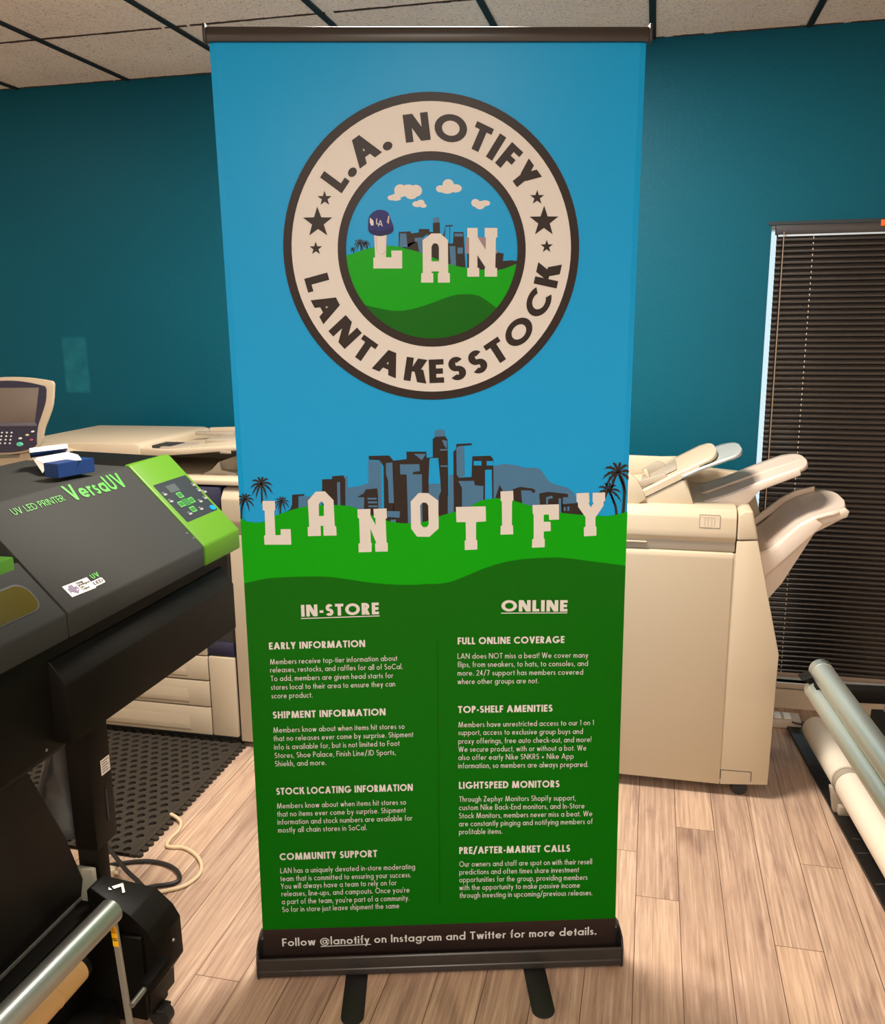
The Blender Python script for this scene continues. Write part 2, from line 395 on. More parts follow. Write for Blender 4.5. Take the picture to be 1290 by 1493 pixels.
    L(m5.outputs[0], b.inputs['Base Color'])
    b.inputs['Roughness'].default_value = .42; b.inputs['Specular IOR Level'].default_value = .35
    bp = nn(nt, 'ShaderNodeBump'); bp.inputs['Strength'].default_value = .25; bp.inputs['Distance'].default_value = .002; L(g1.outputs[0], bp.inputs['Height']); L(bp.outputs[0], b.inputs['Normal'])
    return m
def wall_material():
    m, nt, b = nodes_of('teal_wall_paint'); L = nt.links.new
    tc = nn(nt, 'ShaderNodeTexCoord')
    n1 = nn(nt, 'ShaderNodeTexNoise'); n1.inputs['Scale'].default_value = 150; n1.inputs['Detail'].default_value = 3; L(tc.outputs['Object'], n1.inputs['Vector'])
    n2 = nn(nt, 'ShaderNodeTexNoise'); n2.inputs['Scale'].default_value = 1.3; n2.inputs['Detail'].default_value = 3; L(tc.outputs['Object'], n2.inputs['Vector'])
    r = ramp(nt, [(.3, srgb(0, 80, 98)), (.7, srgb(0, 85, 103))]); L(n2.outputs[0], r.inputs[0])
    # a small mottled patch, slightly paler than the rest
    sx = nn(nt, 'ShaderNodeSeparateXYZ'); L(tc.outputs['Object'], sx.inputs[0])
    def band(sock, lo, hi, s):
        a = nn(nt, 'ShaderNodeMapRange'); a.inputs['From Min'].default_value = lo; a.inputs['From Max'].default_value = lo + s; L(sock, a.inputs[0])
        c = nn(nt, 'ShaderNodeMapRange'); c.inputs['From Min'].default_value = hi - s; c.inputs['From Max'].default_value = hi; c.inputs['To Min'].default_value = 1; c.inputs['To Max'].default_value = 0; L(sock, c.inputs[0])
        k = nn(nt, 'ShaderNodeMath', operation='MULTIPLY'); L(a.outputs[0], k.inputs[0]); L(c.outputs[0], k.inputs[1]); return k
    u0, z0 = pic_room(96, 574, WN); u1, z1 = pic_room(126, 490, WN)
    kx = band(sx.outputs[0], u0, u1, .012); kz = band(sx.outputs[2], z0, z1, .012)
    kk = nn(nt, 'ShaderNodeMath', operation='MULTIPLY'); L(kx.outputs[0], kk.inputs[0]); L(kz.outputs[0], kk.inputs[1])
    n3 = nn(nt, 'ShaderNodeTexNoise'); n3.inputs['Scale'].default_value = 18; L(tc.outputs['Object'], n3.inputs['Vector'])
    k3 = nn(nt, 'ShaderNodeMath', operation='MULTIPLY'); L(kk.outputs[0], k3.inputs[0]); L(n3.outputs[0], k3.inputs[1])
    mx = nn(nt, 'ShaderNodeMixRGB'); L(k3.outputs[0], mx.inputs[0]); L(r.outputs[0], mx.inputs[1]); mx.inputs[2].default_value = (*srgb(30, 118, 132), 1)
    L(mx.outputs[0], b.inputs['Base Color'])
    bp = nn(nt, 'ShaderNodeBump'); bp.inputs['Strength'].default_value = .35; bp.inputs['Distance'].default_value = .0025; L(n1.outputs[0], bp.inputs['Height']); L(bp.outputs[0], b.inputs['Normal'])
    b.inputs['Roughness'].default_value = .5; b.inputs['Specular IOR Level'].default_value = .16
    return m
def ceiling_material():
    m, nt, b = nodes_of('acoustic_ceiling_tile'); L = nt.links.new
    tc = nn(nt, 'ShaderNodeTexCoord')
    n1 = nn(nt, 'ShaderNodeTexNoise'); n1.inputs['Scale'].default_value = 130; n1.inputs['Detail'].default_value = 5; n1.inputs['Roughness'].default_value = .7; L(tc.outputs['Object'], n1.inputs['Vector'])
    n2 = nn(nt, 'ShaderNodeTexNoise'); n2.inputs['Scale'].default_value = 2.5; n2.inputs['Detail'].default_value = 3; L(tc.outputs['Object'], n2.inputs['Vector'])
    r = ramp(nt, [(.33, srgb(140, 120, 104)), (.42, srgb(236, 222, 206)), (.62, srgb(248, 238, 226))]); L(n1.outputs[0], r.inputs[0])
    r2 = ramp(nt, [(.3, (.9, .88, .86)), (.7, (1, .99, .97))]); L(n2.outputs[0], r2.inputs[0])
    mx = nn(nt, 'ShaderNodeMixRGB', blend_type='MULTIPLY'); mx.inputs[0].default_value = 1; L(r.outputs[0], mx.inputs[1]); L(r2.outputs[0], mx.inputs[2])
    L(mx.outputs[0], b.inputs['Base Color']); b.inputs['Roughness'].default_value = .95; b.inputs['Specular IOR Level'].default_value = .1
    bp = nn(nt, 'ShaderNodeBump'); bp.inputs['Strength'].default_value = .6; bp.inputs['Distance'].default_value = .004; L(n1.outputs[0], bp.inputs['Height']); L(bp.outputs[0], b.inputs['Normal'])
    return m
ROOM = lambda o: (setattr(o, 'rotation_euler', (0, 0, -RA)), o)[1]
U0, U1, N0 = -3.4, 3.0, -6.0
def room_box(name, m, *a, bev=0):
    return struct(ROOM(box(name, None, m, *a, bev=bev)))
M_PAINT = mat('pale_wall_paint', srgb(226, 218, 206), .6)
M_BASEB = mat('cream_baseboard', srgb(206, 190, 168), .5)
M_DARKM = mat('black_grid_metal', (.012, .011, .010), .5)
room_box('floor', floor_material(), U0, U1, N0, WN + .12, -.06, 0)
room_box('ceiling', ceiling_material(), U0, U1, N0, WN, HC, HC + .06)
WU0, WU1, WZ0, WZ1 = .845, 2.06, .105, 1.85
bm = bmesh.new()
add_box(bm, U0, WU0, WN, WN + .12, 0, HC); add_box(bm, WU1, U1, WN, WN + .12, 0, HC)
add_box(bm, WU0, WU1, WN, WN + .12, WZ1, HC); add_box(bm, WU0, WU1, WN, WN + .12, 0, WZ0)
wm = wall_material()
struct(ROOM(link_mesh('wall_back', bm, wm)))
room_box('wall_left', M_PAINT, U0 - .1, U0, N0, WN + .12, 0, HC)
room_box('wall_right', M_PAINT, U1, U1 + .1, N0, WN + .12, 0, HC)
room_box('wall_front', M_PAINT, U0, U1, N0 - .1, N0, 0, HC)
bm = bmesh.new(); add_prism(bm, [(WN - .012, 0), (WN - .012, .070), (WN - .004, .077), (WN, .077), (WN, 0)], U0, U1, 'x')
struct(ROOM(link_mesh('baseboard_back', bm, M_BASEB)))
# suspended ceiling runners: main ones along the room, thin ragged joints across
bm = bmesh.new()
for k in range(-5, 9):
    u = .403 + .521 * (k - 3)
    if U0 < u < U1: add_box(bm, u - .011, u + .011, N0, WN, HC - .006, HC + .004)
struct(ROOM(link_mesh('trim_1', bm, M_DARKM)))
bm = bmesh.new(); rnd = random.Random(3)
for j in range(-1, 14):
    n = 1.14 - .521 * j if j >= 0 else WN - .003
    u = -3.0
    while u < 2.6:
        s = rnd.uniform(.012, .04); w = rnd.uniform(.0035, .0065); d = rnd.uniform(-.0012, .0012)
        if rnd.random() < .93: add_box(bm, u, u + s, n - w + d, n + w + d, HC - .0025, HC + .003)
        u += s
struct(ROOM(link_mesh('trim_2', bm, mat('dark_tile_joint', srgb(62, 44, 32), .9))))
# window: frame and pane
M_VINYL = mat('white_window_vinyl', srgb(226, 232, 232), .35)
bm = bmesh.new()
add_box(bm, WU0, WU0 + .004, WN + .03, WN + .10, WZ0, WZ1); add_box(bm, WU1 - .02, WU1, WN + .03, WN + .10, WZ0, WZ1)
add_box(bm, WU0, WU1, WN + .03, WN + .10, WZ1 - .02, WZ1); add_box(bm, WU0, WU1, WN + .03, WN + .10, WZ0, WZ0 + .012)
wf = struct(ROOM(link_mesh('window_1', bm, M_VINYL)))
m, nt, b = nodes_of('window_glass')
tr = nt.nodes.new('ShaderNodeBsdfTransparent'); gl = nt.nodes.new('ShaderNodeBsdfGlossy'); gl.inputs['Roughness'].default_value = .02
ms = nt.nodes.new('ShaderNodeMixShader'); ms.inputs[0].default_value = .06
nt.links.new(tr.outputs[0], ms.inputs[1]); nt.links.new(gl.outputs[0], ms.inputs[2]); nt.links.new(ms.outputs[0], nt.nodes['Material Output'].inputs[0])
box('pane', wf, m, WU0 + .004, WU1 - .02, WN + .062, WN + .066, WZ0 + .012, WZ1 - .02, bev=0)
M_SILL = mat('beige_window_sill', srgb(196, 178, 156), .5)
box('sill', wf, M_SILL, WU0 - .01, WU1 + .01, WN - .012, WN + .03, WZ0 - .022, WZ0, bev=.002)
# dark wooden casing strip along the window head
# ---- venetian blind
ROT = -RA
bl = thing('venetian_blind', 'closed black venetian blind hanging in front of the window', 'blind', room(WU0 + .6, WN, WZ0), ROT)
ox, oz = WU0 + .6, WZ0
M_SLAT = mat('black_blind_slat', (.006, .0052, .005), .17, spec=.6)
M_SLATD = mat('black_blind_rail', srgb(44, 38, 36), .4)
bm = bmesh.new()
BL0, BL1 = WU0 + .0165 - ox, WU1 - .03 - ox
zt = WZ1 - .045 - oz; pitch = .0197; ns = 84
for i in range(ns):
    z = zt - i * pitch - .006
    rows = []
    tl = math.radians(67)
    for k in range(5):
        t = (k / 4 - .5) * .0255; bow = .0048 * (1 - (2 * (k / 4 - .5)) ** 2)
        # lower edge towards the room, crowned outwards
        rows.append((-t * math.cos(tl) - bow * math.sin(tl) - .018, z - t * math.sin(tl) + bow * math.cos(tl)))
    a = [bm.verts.new((BL0, y, q)) for y, q in rows]; c = [bm.verts.new((BL1, y, q)) for y, q in rows]
    for k in range(4): bm.faces.new((a[k], c[k], c[k + 1], a[k + 1]))
link_mesh('slats', bm, M_SLAT, bl, smooth=80)
box('headrail', bl, M_SLATD, BL0 - .004, BL1 + .004, -.034, -.002, zt + .004, zt + .036, bev=.002)
zb = zt - ns * pitch
box('bottom_rail', bl, mat('taupe_bottom_rail', srgb(150, 132, 116), .45), BL0, BL1, -.030, -.006, zb - .012, zb + .006, bev=.003)
box('valance_strip', bl, mat('pale_metal_strip', srgb(186, 198, 206), .35), BL0 + .004, BL1, -.032, -.012, zt - .003, zt + .0035, bev=.0008)
M_CORD = mat('pale_cord', srgb(206, 190, 172), .7)
u, z = pic_room(1143, 338, WN - .04)
cyl('tilt_wand', bl, mat('clear_wand', srgb(150, 128, 104), .2, spec=.8), (u - ox, -.042, z - oz), (u - ox, -.042, .72 - oz + WZ0 - .1), .0018, 8)
for uu in (.985, 1.62):
    bm = bmesh.new()
    for i in range(ns):
        zc = zt - i * pitch - .006
        add_box(bm, uu - ox - .0012, uu - ox + .0012, -.0300, -.0285, zc - .006, zc + .001)
    link_mesh('ladder_cord', bm, M_CORD, bl)
# orange tag clipped to the headrail
u, z = pic_room(1288, 325, WN - .04)
tagc = thing('orange_clip', 'small orange tag clipped on the black blind rail', 'tag', room(u, WN - .034, z), ROT)
box('clip_body', tagc, mat('orange_plastic', srgb(235, 96, 20), .4), -.008, .03, -.008, .0, -.010, .012, bev=.002)
# dark strip of the window head above the blind
room_box('trim_3', mat('dark_head_strip', srgb(40, 48, 50), .5), WU0 - .012, WU1 + .01, WN - .004, WN + .03, WZ1 - .004, WZ1 + .006)

# ================================================================== BANNER
bn = thing('roll_up_banner', 'tall roll-up banner printed with a blue sky, city skyline and green hills', 'banner', (0, 0, 0), 0)
M_BLACK = mat('black_anodised', (.022, .02, .019), .34, spec=.55)
M_SHEET = 0
PR = lambda n, r, g, b: mat('print_' + n, srgb(r, g, b), .30, spec=.13)
P_SKY = PR('sky_blue', 20, 154, 220); P_SKYB = P_SKY
P_DARK = PR('charcoal', 45, 39, 37); P_WHITE = PR('cream_white', 208, 209, 208)
P_GREEN = PR('bright_green', 0, 158, 0); P_DGREEN = PR('dark_green', 0, 98, 0); P_STEEL = PR('steel_blue', 70, 116, 156)
P_BROWN = PR('black_brown', 48, 38, 34); P_NAVY = PR('navy', 34, 40, 110)
W2 = .425
Z_BOT, Z_TOP = .024, 2.052
def edge_x(z):                       # the film narrows slightly at mid height, where its edges curl back
    t = (z - .1) / 1.95
    return W2 - .0052 * max(0.0, 4 * t * (1 - t))
LY = lambda k: -.0004 * (k + 1)      # printed layers, each a hair in front of the last
def L_at(k): return lambda x, z: (x, LY(k), z)
def part(name, bm, mats, parent, k=0):
    face_to(bm, (0, -1, 0)); return link_mesh(name, bm, mats, parent)
rows = [Z_BOT + (Z_TOP - Z_BOT) * i / 40 for i in range(41)]
bm = bmesh.new()
for i in range(40):
    for s in (0, 1):
        pass
grid = []
for z in rows:
    w = edge_x(z)
    grid.append([bm.verts.new((x, y, z)) for x, y in ((-w, .003), (-w + .012, .0), (w - .012, .0), (w, .003))])
for a, c in zip(grid, grid[1:]):
    for k in range(3): bm.faces.new((a[k], a[k + 1], c[k + 1], c[k]))
sheet = link_mesh('printed_film', bm, P_SKY, bn)
sol = sheet.modifiers.new('film_thickness', 'SOLIDIFY'); sol.thickness = .0006; sol.offset = 1 if False else -1
cl = lambda x, z: max(-edge_x(z) + .0004, min(edge_x(z) - .0004, x))
B_ = pic_banner
zm = lambda ox, oy, s: (lambda x, y: B_(ox + x / s, oy + y / s))
Z3 = zm(330, 610, 4.3); Z4 = zm(620, 610, 4.161); ZE = zm(400, 120, 2.8043); Z2 = zm(490, 220, 4.607)
def polyZ(bm, Z, pts, k, mi=0, holes=()):
    fill(bm, [[Z(*p) for p in pts]] + [[Z(*p) for p in h] for h in holes], L_at(k), mi)
# --- hills and footer
def hill(name, top, bottom, k, m):
    pts = curve2(top, 4)
    bm = bmesh.new(); n = len(pts)
    tv = [bm.verts.new((cl(x, z), LY(k), z)) for x, z in pts]; bv = [bm.verts.new((cl(x, bottom), LY(k), bottom)) for x, z in pts]
    for i in range(n - 1): bm.faces.new((bv[i], bv[i + 1], tv[i + 1], tv[i]))
    return part(name, bm, m, sheet)
top1 = [Z3(*p) for p in ((80, 622), (130, 645), (190, 652), (240, 645), (310, 608), (420, 570), (520, 548), (650, 542), (760, 548), (820, 565), (900, 600), (990, 635), (1080, 655), (1140, 656), (1200, 650))] + \
       [Z4(*p) for p in ((0, 625), (60, 602), (135, 577), (200, 560), (270, 535), (330, 500), (400, 487), (450, 484), (540, 500), (620, 525), (740, 555), (830, 573), (960, 585), (1060, 590), (1130, 588), (1225, 566))]
top2 = [Z3(*p) for p in ((90, 1038), (115, 1032), (250, 1003), (400, 993), (560, 990), (650, 993), (780, 1010), (900, 1028), (1050, 1040), (1180, 1042))] + \
       [Z4(*p) for p in ((0, 1003), (60, 1003), (140, 993), (220, 965), (340, 915), (470, 873), (600, 852), (760, 843), (860, 847), (950, 858), (1080, 875), (1225, 893))]
zmid = top2[0][1] - .08
def strip_shape(name, top, bot_fn, k, m):
    bm = bmesh.new(); pts = curve2(top, 3)
    tv = [bm.verts.new((cl(x, z), LY(k), z)) for x, z in pts]
    bv = [bm.verts.new((cl(x, bot_fn(x)), LY(k), bot_fn(x))) for x, z in pts]
    for i in range(len(pts) - 1): bm.faces.new((bv[i], bv[i + 1], tv[i + 1], tv[i]))
    return part(name, bm, m, sheet)
strip_shape('bright_hill', top1, lambda x: .78, 3, P_GREEN)
zf = lambda x: .1034
rws = [.1034 + (zmid - .1034) * i / 20 for i in range(21)]
bm = bmesh.new()
pts = curve2(top2, 3)
tv = [bm.verts.new((cl(x, z), LY(4), z)) for x, z in pts]; bv = [bm.verts.new((cl(x, zmid), LY(4), zmid)) for x, z in pts]
for i in range(len(pts) - 1): bm.faces.new((bv[i], bv[i + 1], tv[i + 1], tv[i]))
for a, c in zip(rws, rws[1:]):
    bm.faces.new([bm.verts.new((s * edge_x(z) - s * .0003, LY(4), z)) for s, z in ((-1, a), (1, a), (1, c), (-1, c))])
part('dark_hill', bm, P_DGREEN, sheet)
bm = bmesh.new(); bm.faces.new([bm.verts.new((x, LY(4), z)) for x, z in ((-W2, Z_BOT), (W2, Z_BOT), (W2, .1034), (-W2, .1034))])
part('footer_strip', bm, P_BROWN, sheet)
# --- skyline behind the hill
bm = bmesh.new()
D, S, K = 0, 1, 2
def q(Z, pts, k, mi): polyZ(bm, Z, pts, k, mi)
q(Z4, [(410, 290), (480, 275), (550, 285), (610, 300), (670, 298), (700, 312), (740, 370), (770, 395), (860, 420), (900, 450), (915, 500), (915, 600), (410, 600)], 0, S)
q(Z3, [(760, 435), (830, 425), (890, 405), (895, 660), (760, 600)], 0, S)
q(Z3, [(600, 382), (662, 380), (664, 362), (735, 357), (738, 372), (745, 380), (747, 575), (600, 575)], 1, D)
q(Z3, [(742, 360), (760, 362), (765, 575), (748, 575)], 1, S); q(Z3, [(694, 400), (712, 398), (716, 575), (698, 575)], 2, S)
q(Z3, [(412, 478), (490, 474), (488, 484), (452, 488), (452, 600), (370, 600), (372, 585), (400, 570), (412, 540)], 1, D)
q(Z3, [(455, 488), (530, 488), (530, 580), (455, 600)], 1, S)
q(Z3, [(890, 262), (970, 272), (975, 640), (890, 640)], 1, S)
q(Z3, [(892, 235), (1020, 232), (1045, 262), (1050, 690), (990, 690), (985, 300), (970, 275), (955, 262), (893, 258)], 2, D)
q(Z3, [(1000, 280), (1040, 275), (1050, 530), (1018, 530), (1014, 390), (1000, 350)], 2.4, S)
q(Z3, [(1045, 265), (1130, 255), (1128, 208), (1253, 208), (1255, 250), (1310, 240), (1310, 690), (1045, 690)], 2, D)
q(Z3, [(1088, 288), (1210, 286), (1212, 330), (1170, 335), (1168, 350), (1225, 350), (1230, 690), (1140, 690), (1130, 352), (1090, 350)], 2.4, S)
q(Z3, [(1175, 222), (1250, 222), (1225, 262)], 2.4, S)
q(Z3, [(1272, 255), (1310, 250), (1310, 405), (1266, 405), (1270, 300)], 2.4, S)
q(Z3, [(875, 445), (945, 438), (950, 480), (952, 620), (905, 620), (860, 600), (865, 495), (820, 492), (860, 470)], 2.6, D)
for a in ((885, 497, 942, 508), (888, 520, 945, 531), (890, 545, 947, 555)): q(Z3, [(a[0], a[1]), (a[2], a[1]), (a[2], a[3]), (a[0], a[3])], 2.8, S)
q(Z3, [(1008, 580), (1088, 582), (1085, 622), (1008, 617)], 2.7, S); q(Z3, [(1030, 635), (1062, 632), (1062, 690), (1030, 690)], 2.7, S)
q(Z4, [(45, 125), (60, 112), (120, 108), (135, 130), (142, 640), (0, 660), (0, 240), (45, 235)], 1.6, D)
q(Z4, [(58, 72), (88, 66), (116, 70), (120, 106), (56, 112)], 1.6, S)
q(Z4, [(100, 130), (132, 135), (130, 185), (112, 160)], 2, S); q(Z4, [(88, 187), (134, 186), (134, 194), (88, 195)], 2, S); q(Z4, [(92, 285), (138, 285), (138, 293), (92, 293)], 2, S)
q(Z4, [(28, 240), (78, 240), (92, 395), (20, 395)], 2.7, K); q(Z4, [(20, 395), (92, 395), (95, 440), (82, 470), (80, 540), (22, 560)], 2.7, S)
q(Z4, [(145, 345), (170, 340), (172, 470), (147, 470)], .8, S); q(Z4, [(136, 468), (166, 462), (172, 620), (136, 620)], 1.8, S)
q(Z4, [(170, 200), (185, 190), (188, 155), (280, 150), (282, 162), (200, 167), (205, 360), (280, 355), (285, 230), (395, 226), (412, 248), (414, 560), (220, 620), (172, 600)], 1.8, D)
q(Z4, [(205, 168), (235, 165), (238, 352), (200, 357), (190, 340), (188, 175)], 2.2, S); q(Z4, [(238, 165), (278, 165), (280, 352), (240, 355)], 2.2, K)
q(Z4, [(200, 380), (295, 378), (300, 405), (352, 410), (350, 530), (222, 590), (222, 420)], 2.2, S)
q(Z4, [(293, 258), (340, 258), (340, 285), (293, 285)], 2.2, K); q(Z4, [(372, 258), (410, 258), (412, 285), (372, 285)], 2.2, K); q(Z4, [(362, 312), (402, 310), (405, 500), (362, 500)], 2.2, K)
q(Z4, [(425, 480), (450, 402), (468, 435), (460, 520), (425, 520)], 1, D)
q(Z4, [(530, 430), (575, 415), (650, 425), (668, 437), (660, 452), (590, 436), (590, 520), (540, 520)], 1, D); q(Z4, [(580, 436), (645, 438), (645, 545), (590, 545)], 1.2, S)
q(Z4, [(690, 455), (745, 445), (865, 458), (865, 478), (835, 478), (830, 600), (700, 590)], 1, D); q(Z4, [(732, 478), (770, 468), (772, 485), (745, 488), (742, 520), (732, 520)], 1.4, S)
q(Z4, [(808, 485), (822, 485), (825, 600), (808, 600)], 1.4, S); q(Z4, [(828, 520), (925, 512), (955, 570), (955, 605), (830, 600)], 1, D)
q(Z4, [(838, 540), (850, 536), (852, 560), (840, 562)], 1.4, S); q(Z4, [(860, 536), (874, 534), (872, 560), (862, 562)], 1.4, S)
part('city_skyline', bm, [P_DARK, P_STEEL, P_SKYB], sheet)
# --- palms
def palm_shape(bm, Z, cx, cy, s, trunk, k, mi=0, fr=None):
    """cx,cy crown; s frond reach; trunk list of points with half widths"""
    fr = fr or [(-170, .95, .55), (-145, 1.0, .35), (-115, .8, .15), (-80, .75, .12), (-50, .9, .3), (-20, 1.0, .5), (5, .95, .75), (175, .8, .95), (150, .55, 1.0), (40, .6, .9)]
    for a, l, dr in fr:
        t = math.radians(a); ex, ey = math.cos(t) * s * l, math.sin(t) * s * l
        mid = (cx + ex * .55, cy + ey * .75 - s * .06); end = (cx + ex, cy + ey + s * dr)
        n = 9; up = []; lo = []
        for i in range(n + 1):
            u = i / n
            x = (1 - u) ** 2 * cx + 2 * u * (1 - u) * mid[0] + u * u * end[0]; y = (1 - u) ** 2 * cy + 2 * u * (1 - u) * mid[1] + u * u * end[1]
            dx = 2 * (1 - u) * (mid[0] - cx) + 2 * u * (end[0] - mid[0]); dy = 2 * (1 - u) * (mid[1] - cy) + 2 * u * (end[1] - mid[1])
            L = math.hypot(dx, dy) or 1; w = s * .11 * math.sin(math.pi * min(1, u * .93 + .05))
            jag = 1.0 if i % 2 else .55
            up.append((x - dy / L * w * jag, y + dx / L * w * jag)); lo.append((x + dy / L * w * .7, y - dx / L * w * .7))
        for i in range(n):
            fill(bm, [[Z(*p) for p in (up[i], up[i + 1], lo[i + 1], lo[i])]], L_at(k), mi)
    pts = curve2([(x, y) for x, y, w in trunk], 5); m = len(pts)
    ws = [trunk[0][2] + (trunk[-1][2] - trunk[0][2]) * i / (m - 1) for i in range(m)]
    for i in range(m - 1):
        (x0, y0), (x1, y1) = pts[i], pts[i + 1]
        fill(bm, [[Z(*p) for p in ((x0 - ws[i], y0), (x0 + ws[i], y0), (x1 + ws[i + 1], y1), (x1 - ws[i + 1], y1))]], L_at(k), mi)
for nm, Z, cx, cy, s, tr in (('palm', Z3, 220, 412, 76, [(220, 415, 5), (222, 470, 5), (224, 530, 6)]), ('palm', Z3, 118, 508, 62, [(118, 510, 4), (98, 560, 5), (93, 640, 6)]),
                             ('palm', Z3, 348, 520, 50, [(348, 522, 4), (340, 560, 5), (336, 625, 6)]), ('palm', Z4, 1170, 330, 104, [(1172, 340, 6), (1205, 440, 8), (1196, 600, 10)]),
                             ('palm', Z4, 1112, 440, 80, [(1114, 445, 5), (1150, 520, 7), (1160, 605, 8)])):
    bm = bmesh.new(); palm_shape(bm, Z, cx, cy, s, tr, 2.9)
    for v in bm.verts: v.co.x = cl(v.co.x, v.co.z)
    part(nm, bm, P_DARK, sheet)
# frond of the upper right palm that hangs between the two trunks
# --- big varsity letters
LETTERS = [
 ('L', Z3, [(227, 516), (305, 516), (307, 575), (301, 578), (308, 730), (342, 730), (340, 693), (403, 693), (408, 790), (240, 790), (237, 733), (246, 731), (241, 577), (229, 573)], []),
 ('A', Z3, [(511, 515), (560, 458), (618, 456), (672, 512), (680, 675), (688, 675), (692, 733), (610, 734), (608, 672), (591, 672), (593, 735), (512, 737), (510, 680), (520, 677)], [[(580, 535), (597, 518), (611, 535), (612, 610), (581, 611)]]),
 ('N', Z3, [(822, 568), (903, 566), (903, 608), (936, 668), (934, 622), (925, 620), (922, 566), (1004, 563), (1007, 625), (998, 627), (1004, 777), (1011, 779), (1012, 833), (934, 834), (932, 782), (940, 780), (903, 690), (906, 778), (912, 780), (910, 836), (830, 838), (828, 783), (838, 780), (832, 625), (823, 622)], []),
 ('O', Z3, [(1205, 466), (1155, 520), (1158, 690), (1195, 740), (1272, 741), (1330, 689), (1328, 514), (1263, 467)], [[(1214, 545), (1228, 527), (1252, 527), (1265, 545), (1268, 662), (1256, 680), (1232, 680), (1218, 662)]]),
 ('T', Z4, [(185, 536), (365, 532), (367, 623), (307, 628), (307, 735), (314, 737), (315, 794), (239, 797), (238, 740), (246, 737), (244, 628), (188, 628)], []),
 ('I', Z4, [(455, 442), (532, 438), (533, 497), (525, 500), (524, 645), (531, 648), (532, 702), (455, 704), (456, 652), (465, 648), (463, 502), (456, 498)], []),
 ('F', Z4, [(649, 524), (809, 520), (810, 612), (750, 615), (748, 582), (717, 583), (717, 625), (758, 626), (760, 682), (717, 685), (717, 727), (723, 729), (723, 780), (646, 783), (647, 732), (656, 728), (656, 583), (650, 578)], []),
 ('Y', Z4, [(915, 453), (991, 450), (994, 508), (988, 512), (1002, 537), (1020, 512), (1013, 508), (1013, 450), (1089, 448), (1089, 500), (1080, 505), (1080, 528), (1030, 600), (1030, 652), (1036, 656), (1036, 710), (961, 714), (960, 660), (970, 655), (970, 598), (925, 535), (924, 508), (916, 503)], [])]
for nm, Z, pts, hs in LETTERS:
    bm = bmesh.new(); polyZ(bm, Z, pts, 5, 0, hs)
    o = part('printed_letter', bm, P_WHITE, sheet)
# --- emblem
ec = ZE(640, 668); r_out = (ZE(1245, 668)[0] - ZE(36, 668)[0]) / 2
ec = ((ZE(1245, 668)[0] + ZE(36, 668)[0]) / 2, (ZE(640, 30)[1] + ZE(640, 1306)[1]) / 2)
S_ = r_out / 604.0                   # one emblem unit
def annulus(bm, ra, rb, k, mi, n=96):
    for i in range(n):
        t0, t1 = 2 * math.pi * i / n, 2 * math.pi * (i + 1) / n
        P = [(ra, t0), (rb, t0), (rb, t1), (ra, t1)]
        bm.faces.new([bm.verts.new((ec[0] + r * S_ * math.cos(t), LY(k), ec[1] + r * S_ * math.sin(t))) for r, t in P]).material_index = mi
bm = bmesh.new()
bm.faces.new([bm.verts.new((ec[0] + 360 * S_ * math.cos(2 * math.pi * i / 72), LY(1), ec[1] + 360 * S_ * math.sin(2 * math.pi * i / 72))) for i in range(72)])
disc = part('emblem_sky', bm, P_SKY, sheet)
bm = bmesh.new()
for pl, mi in (([(620, 555), (600, 590), (420, 640), (420, 545), (500, 540), (503, 555), (555, 548), (555, 525), (625, 525), (628, 545), (650, 545), (650, 480), (655, 462), (690, 462), (696, 490), (698, 560), (720, 565), (735, 500), (785, 498), (785, 505), (765, 510), (765, 625), (785, 620), (788, 545), (855, 545), (860, 640), (870, 800), (760, 780), (600, 700), (420, 690)], 0),
               ([(1070, 700), (1075, 680), (1125, 690), (1120, 740), (1175, 735), (1220, 740), (1220, 780), (1085, 810), (880, 800), (880, 640), (1070, 640)], 0)):
    fill(bm, [[Z2(*p) for p in pl]], L_at(1.6 + .15 * (pl[0][0] > 1000)), mi)
for pl, mi in (([(430, 555), (470, 555), (480, 650), (425, 645)], 1), ([(528, 585), (590, 580), (585, 690), (560, 690), (545, 610), (528, 610)], 1), ([(650, 450), (692, 448), (694, 480), (650, 484)], 1),
               ([(735, 510), (760, 508), (762, 620), (725, 620)], 2), ([(795, 555), (850, 555), (850, 575), (795, 575)], 1), ([(760, 640), (800, 640), (805, 770), (770, 770)], 1), ([(815, 650), (850, 650), (850, 690), (815, 690)], 1), ([(870, 590), (900, 560), (1010, 590), (1080, 670), (1080, 690), (870, 690)], 3)):
    fill(bm, [[Z2(*p) for p in pl]], L_at(2), mi)
part('emblem_skyline', bm, [P_DARK, P_STEEL, P_SKY, PR('dusty_mauve', 150, 130, 140)], sheet)
def clip_r(x, z, rm=380):
    dx, dz = x - ec[0], z - ec[1]; r = math.hypot(dx, dz)
    if r > rm * S_: dx, dz = dx * rm * S_ / r, dz * rm * S_ / r
    return ec[0] + dx, ec[1] + dz
def emblem_hill(name, top, k, m):
    bm = bmesh.new(); pts = [Z2(*p) for p in curve2(top, 3)]
    zlow = ec[1] - 360 * S_
    n = 14
    cols = []
    for x, z in pts:
        zb = ec[1] - math.sqrt(max(0.0, (378 * S_) ** 2 - (x - ec[0]) ** 2))
        cols.append((bm.verts.new((x, LY(k), max(z, zb))), bm.verts.new((x, LY(k), zb - .0002))))
    for a, c in zip(cols, cols[1:]): bm.faces.new((a[1], c[1], c[0], a[0]))
    part(name, bm, m, sheet)
emblem_hill('emblem_bright_hill', [(30, 715), (60, 705), (110, 690), (200, 660), (300, 640), (400, 640), (480, 660), (570, 685), (760, 760), (870, 785), (1000, 800), (1100, 798), (1170, 775), (1220, 755), (1255, 740)], 2.6, P_GREEN)
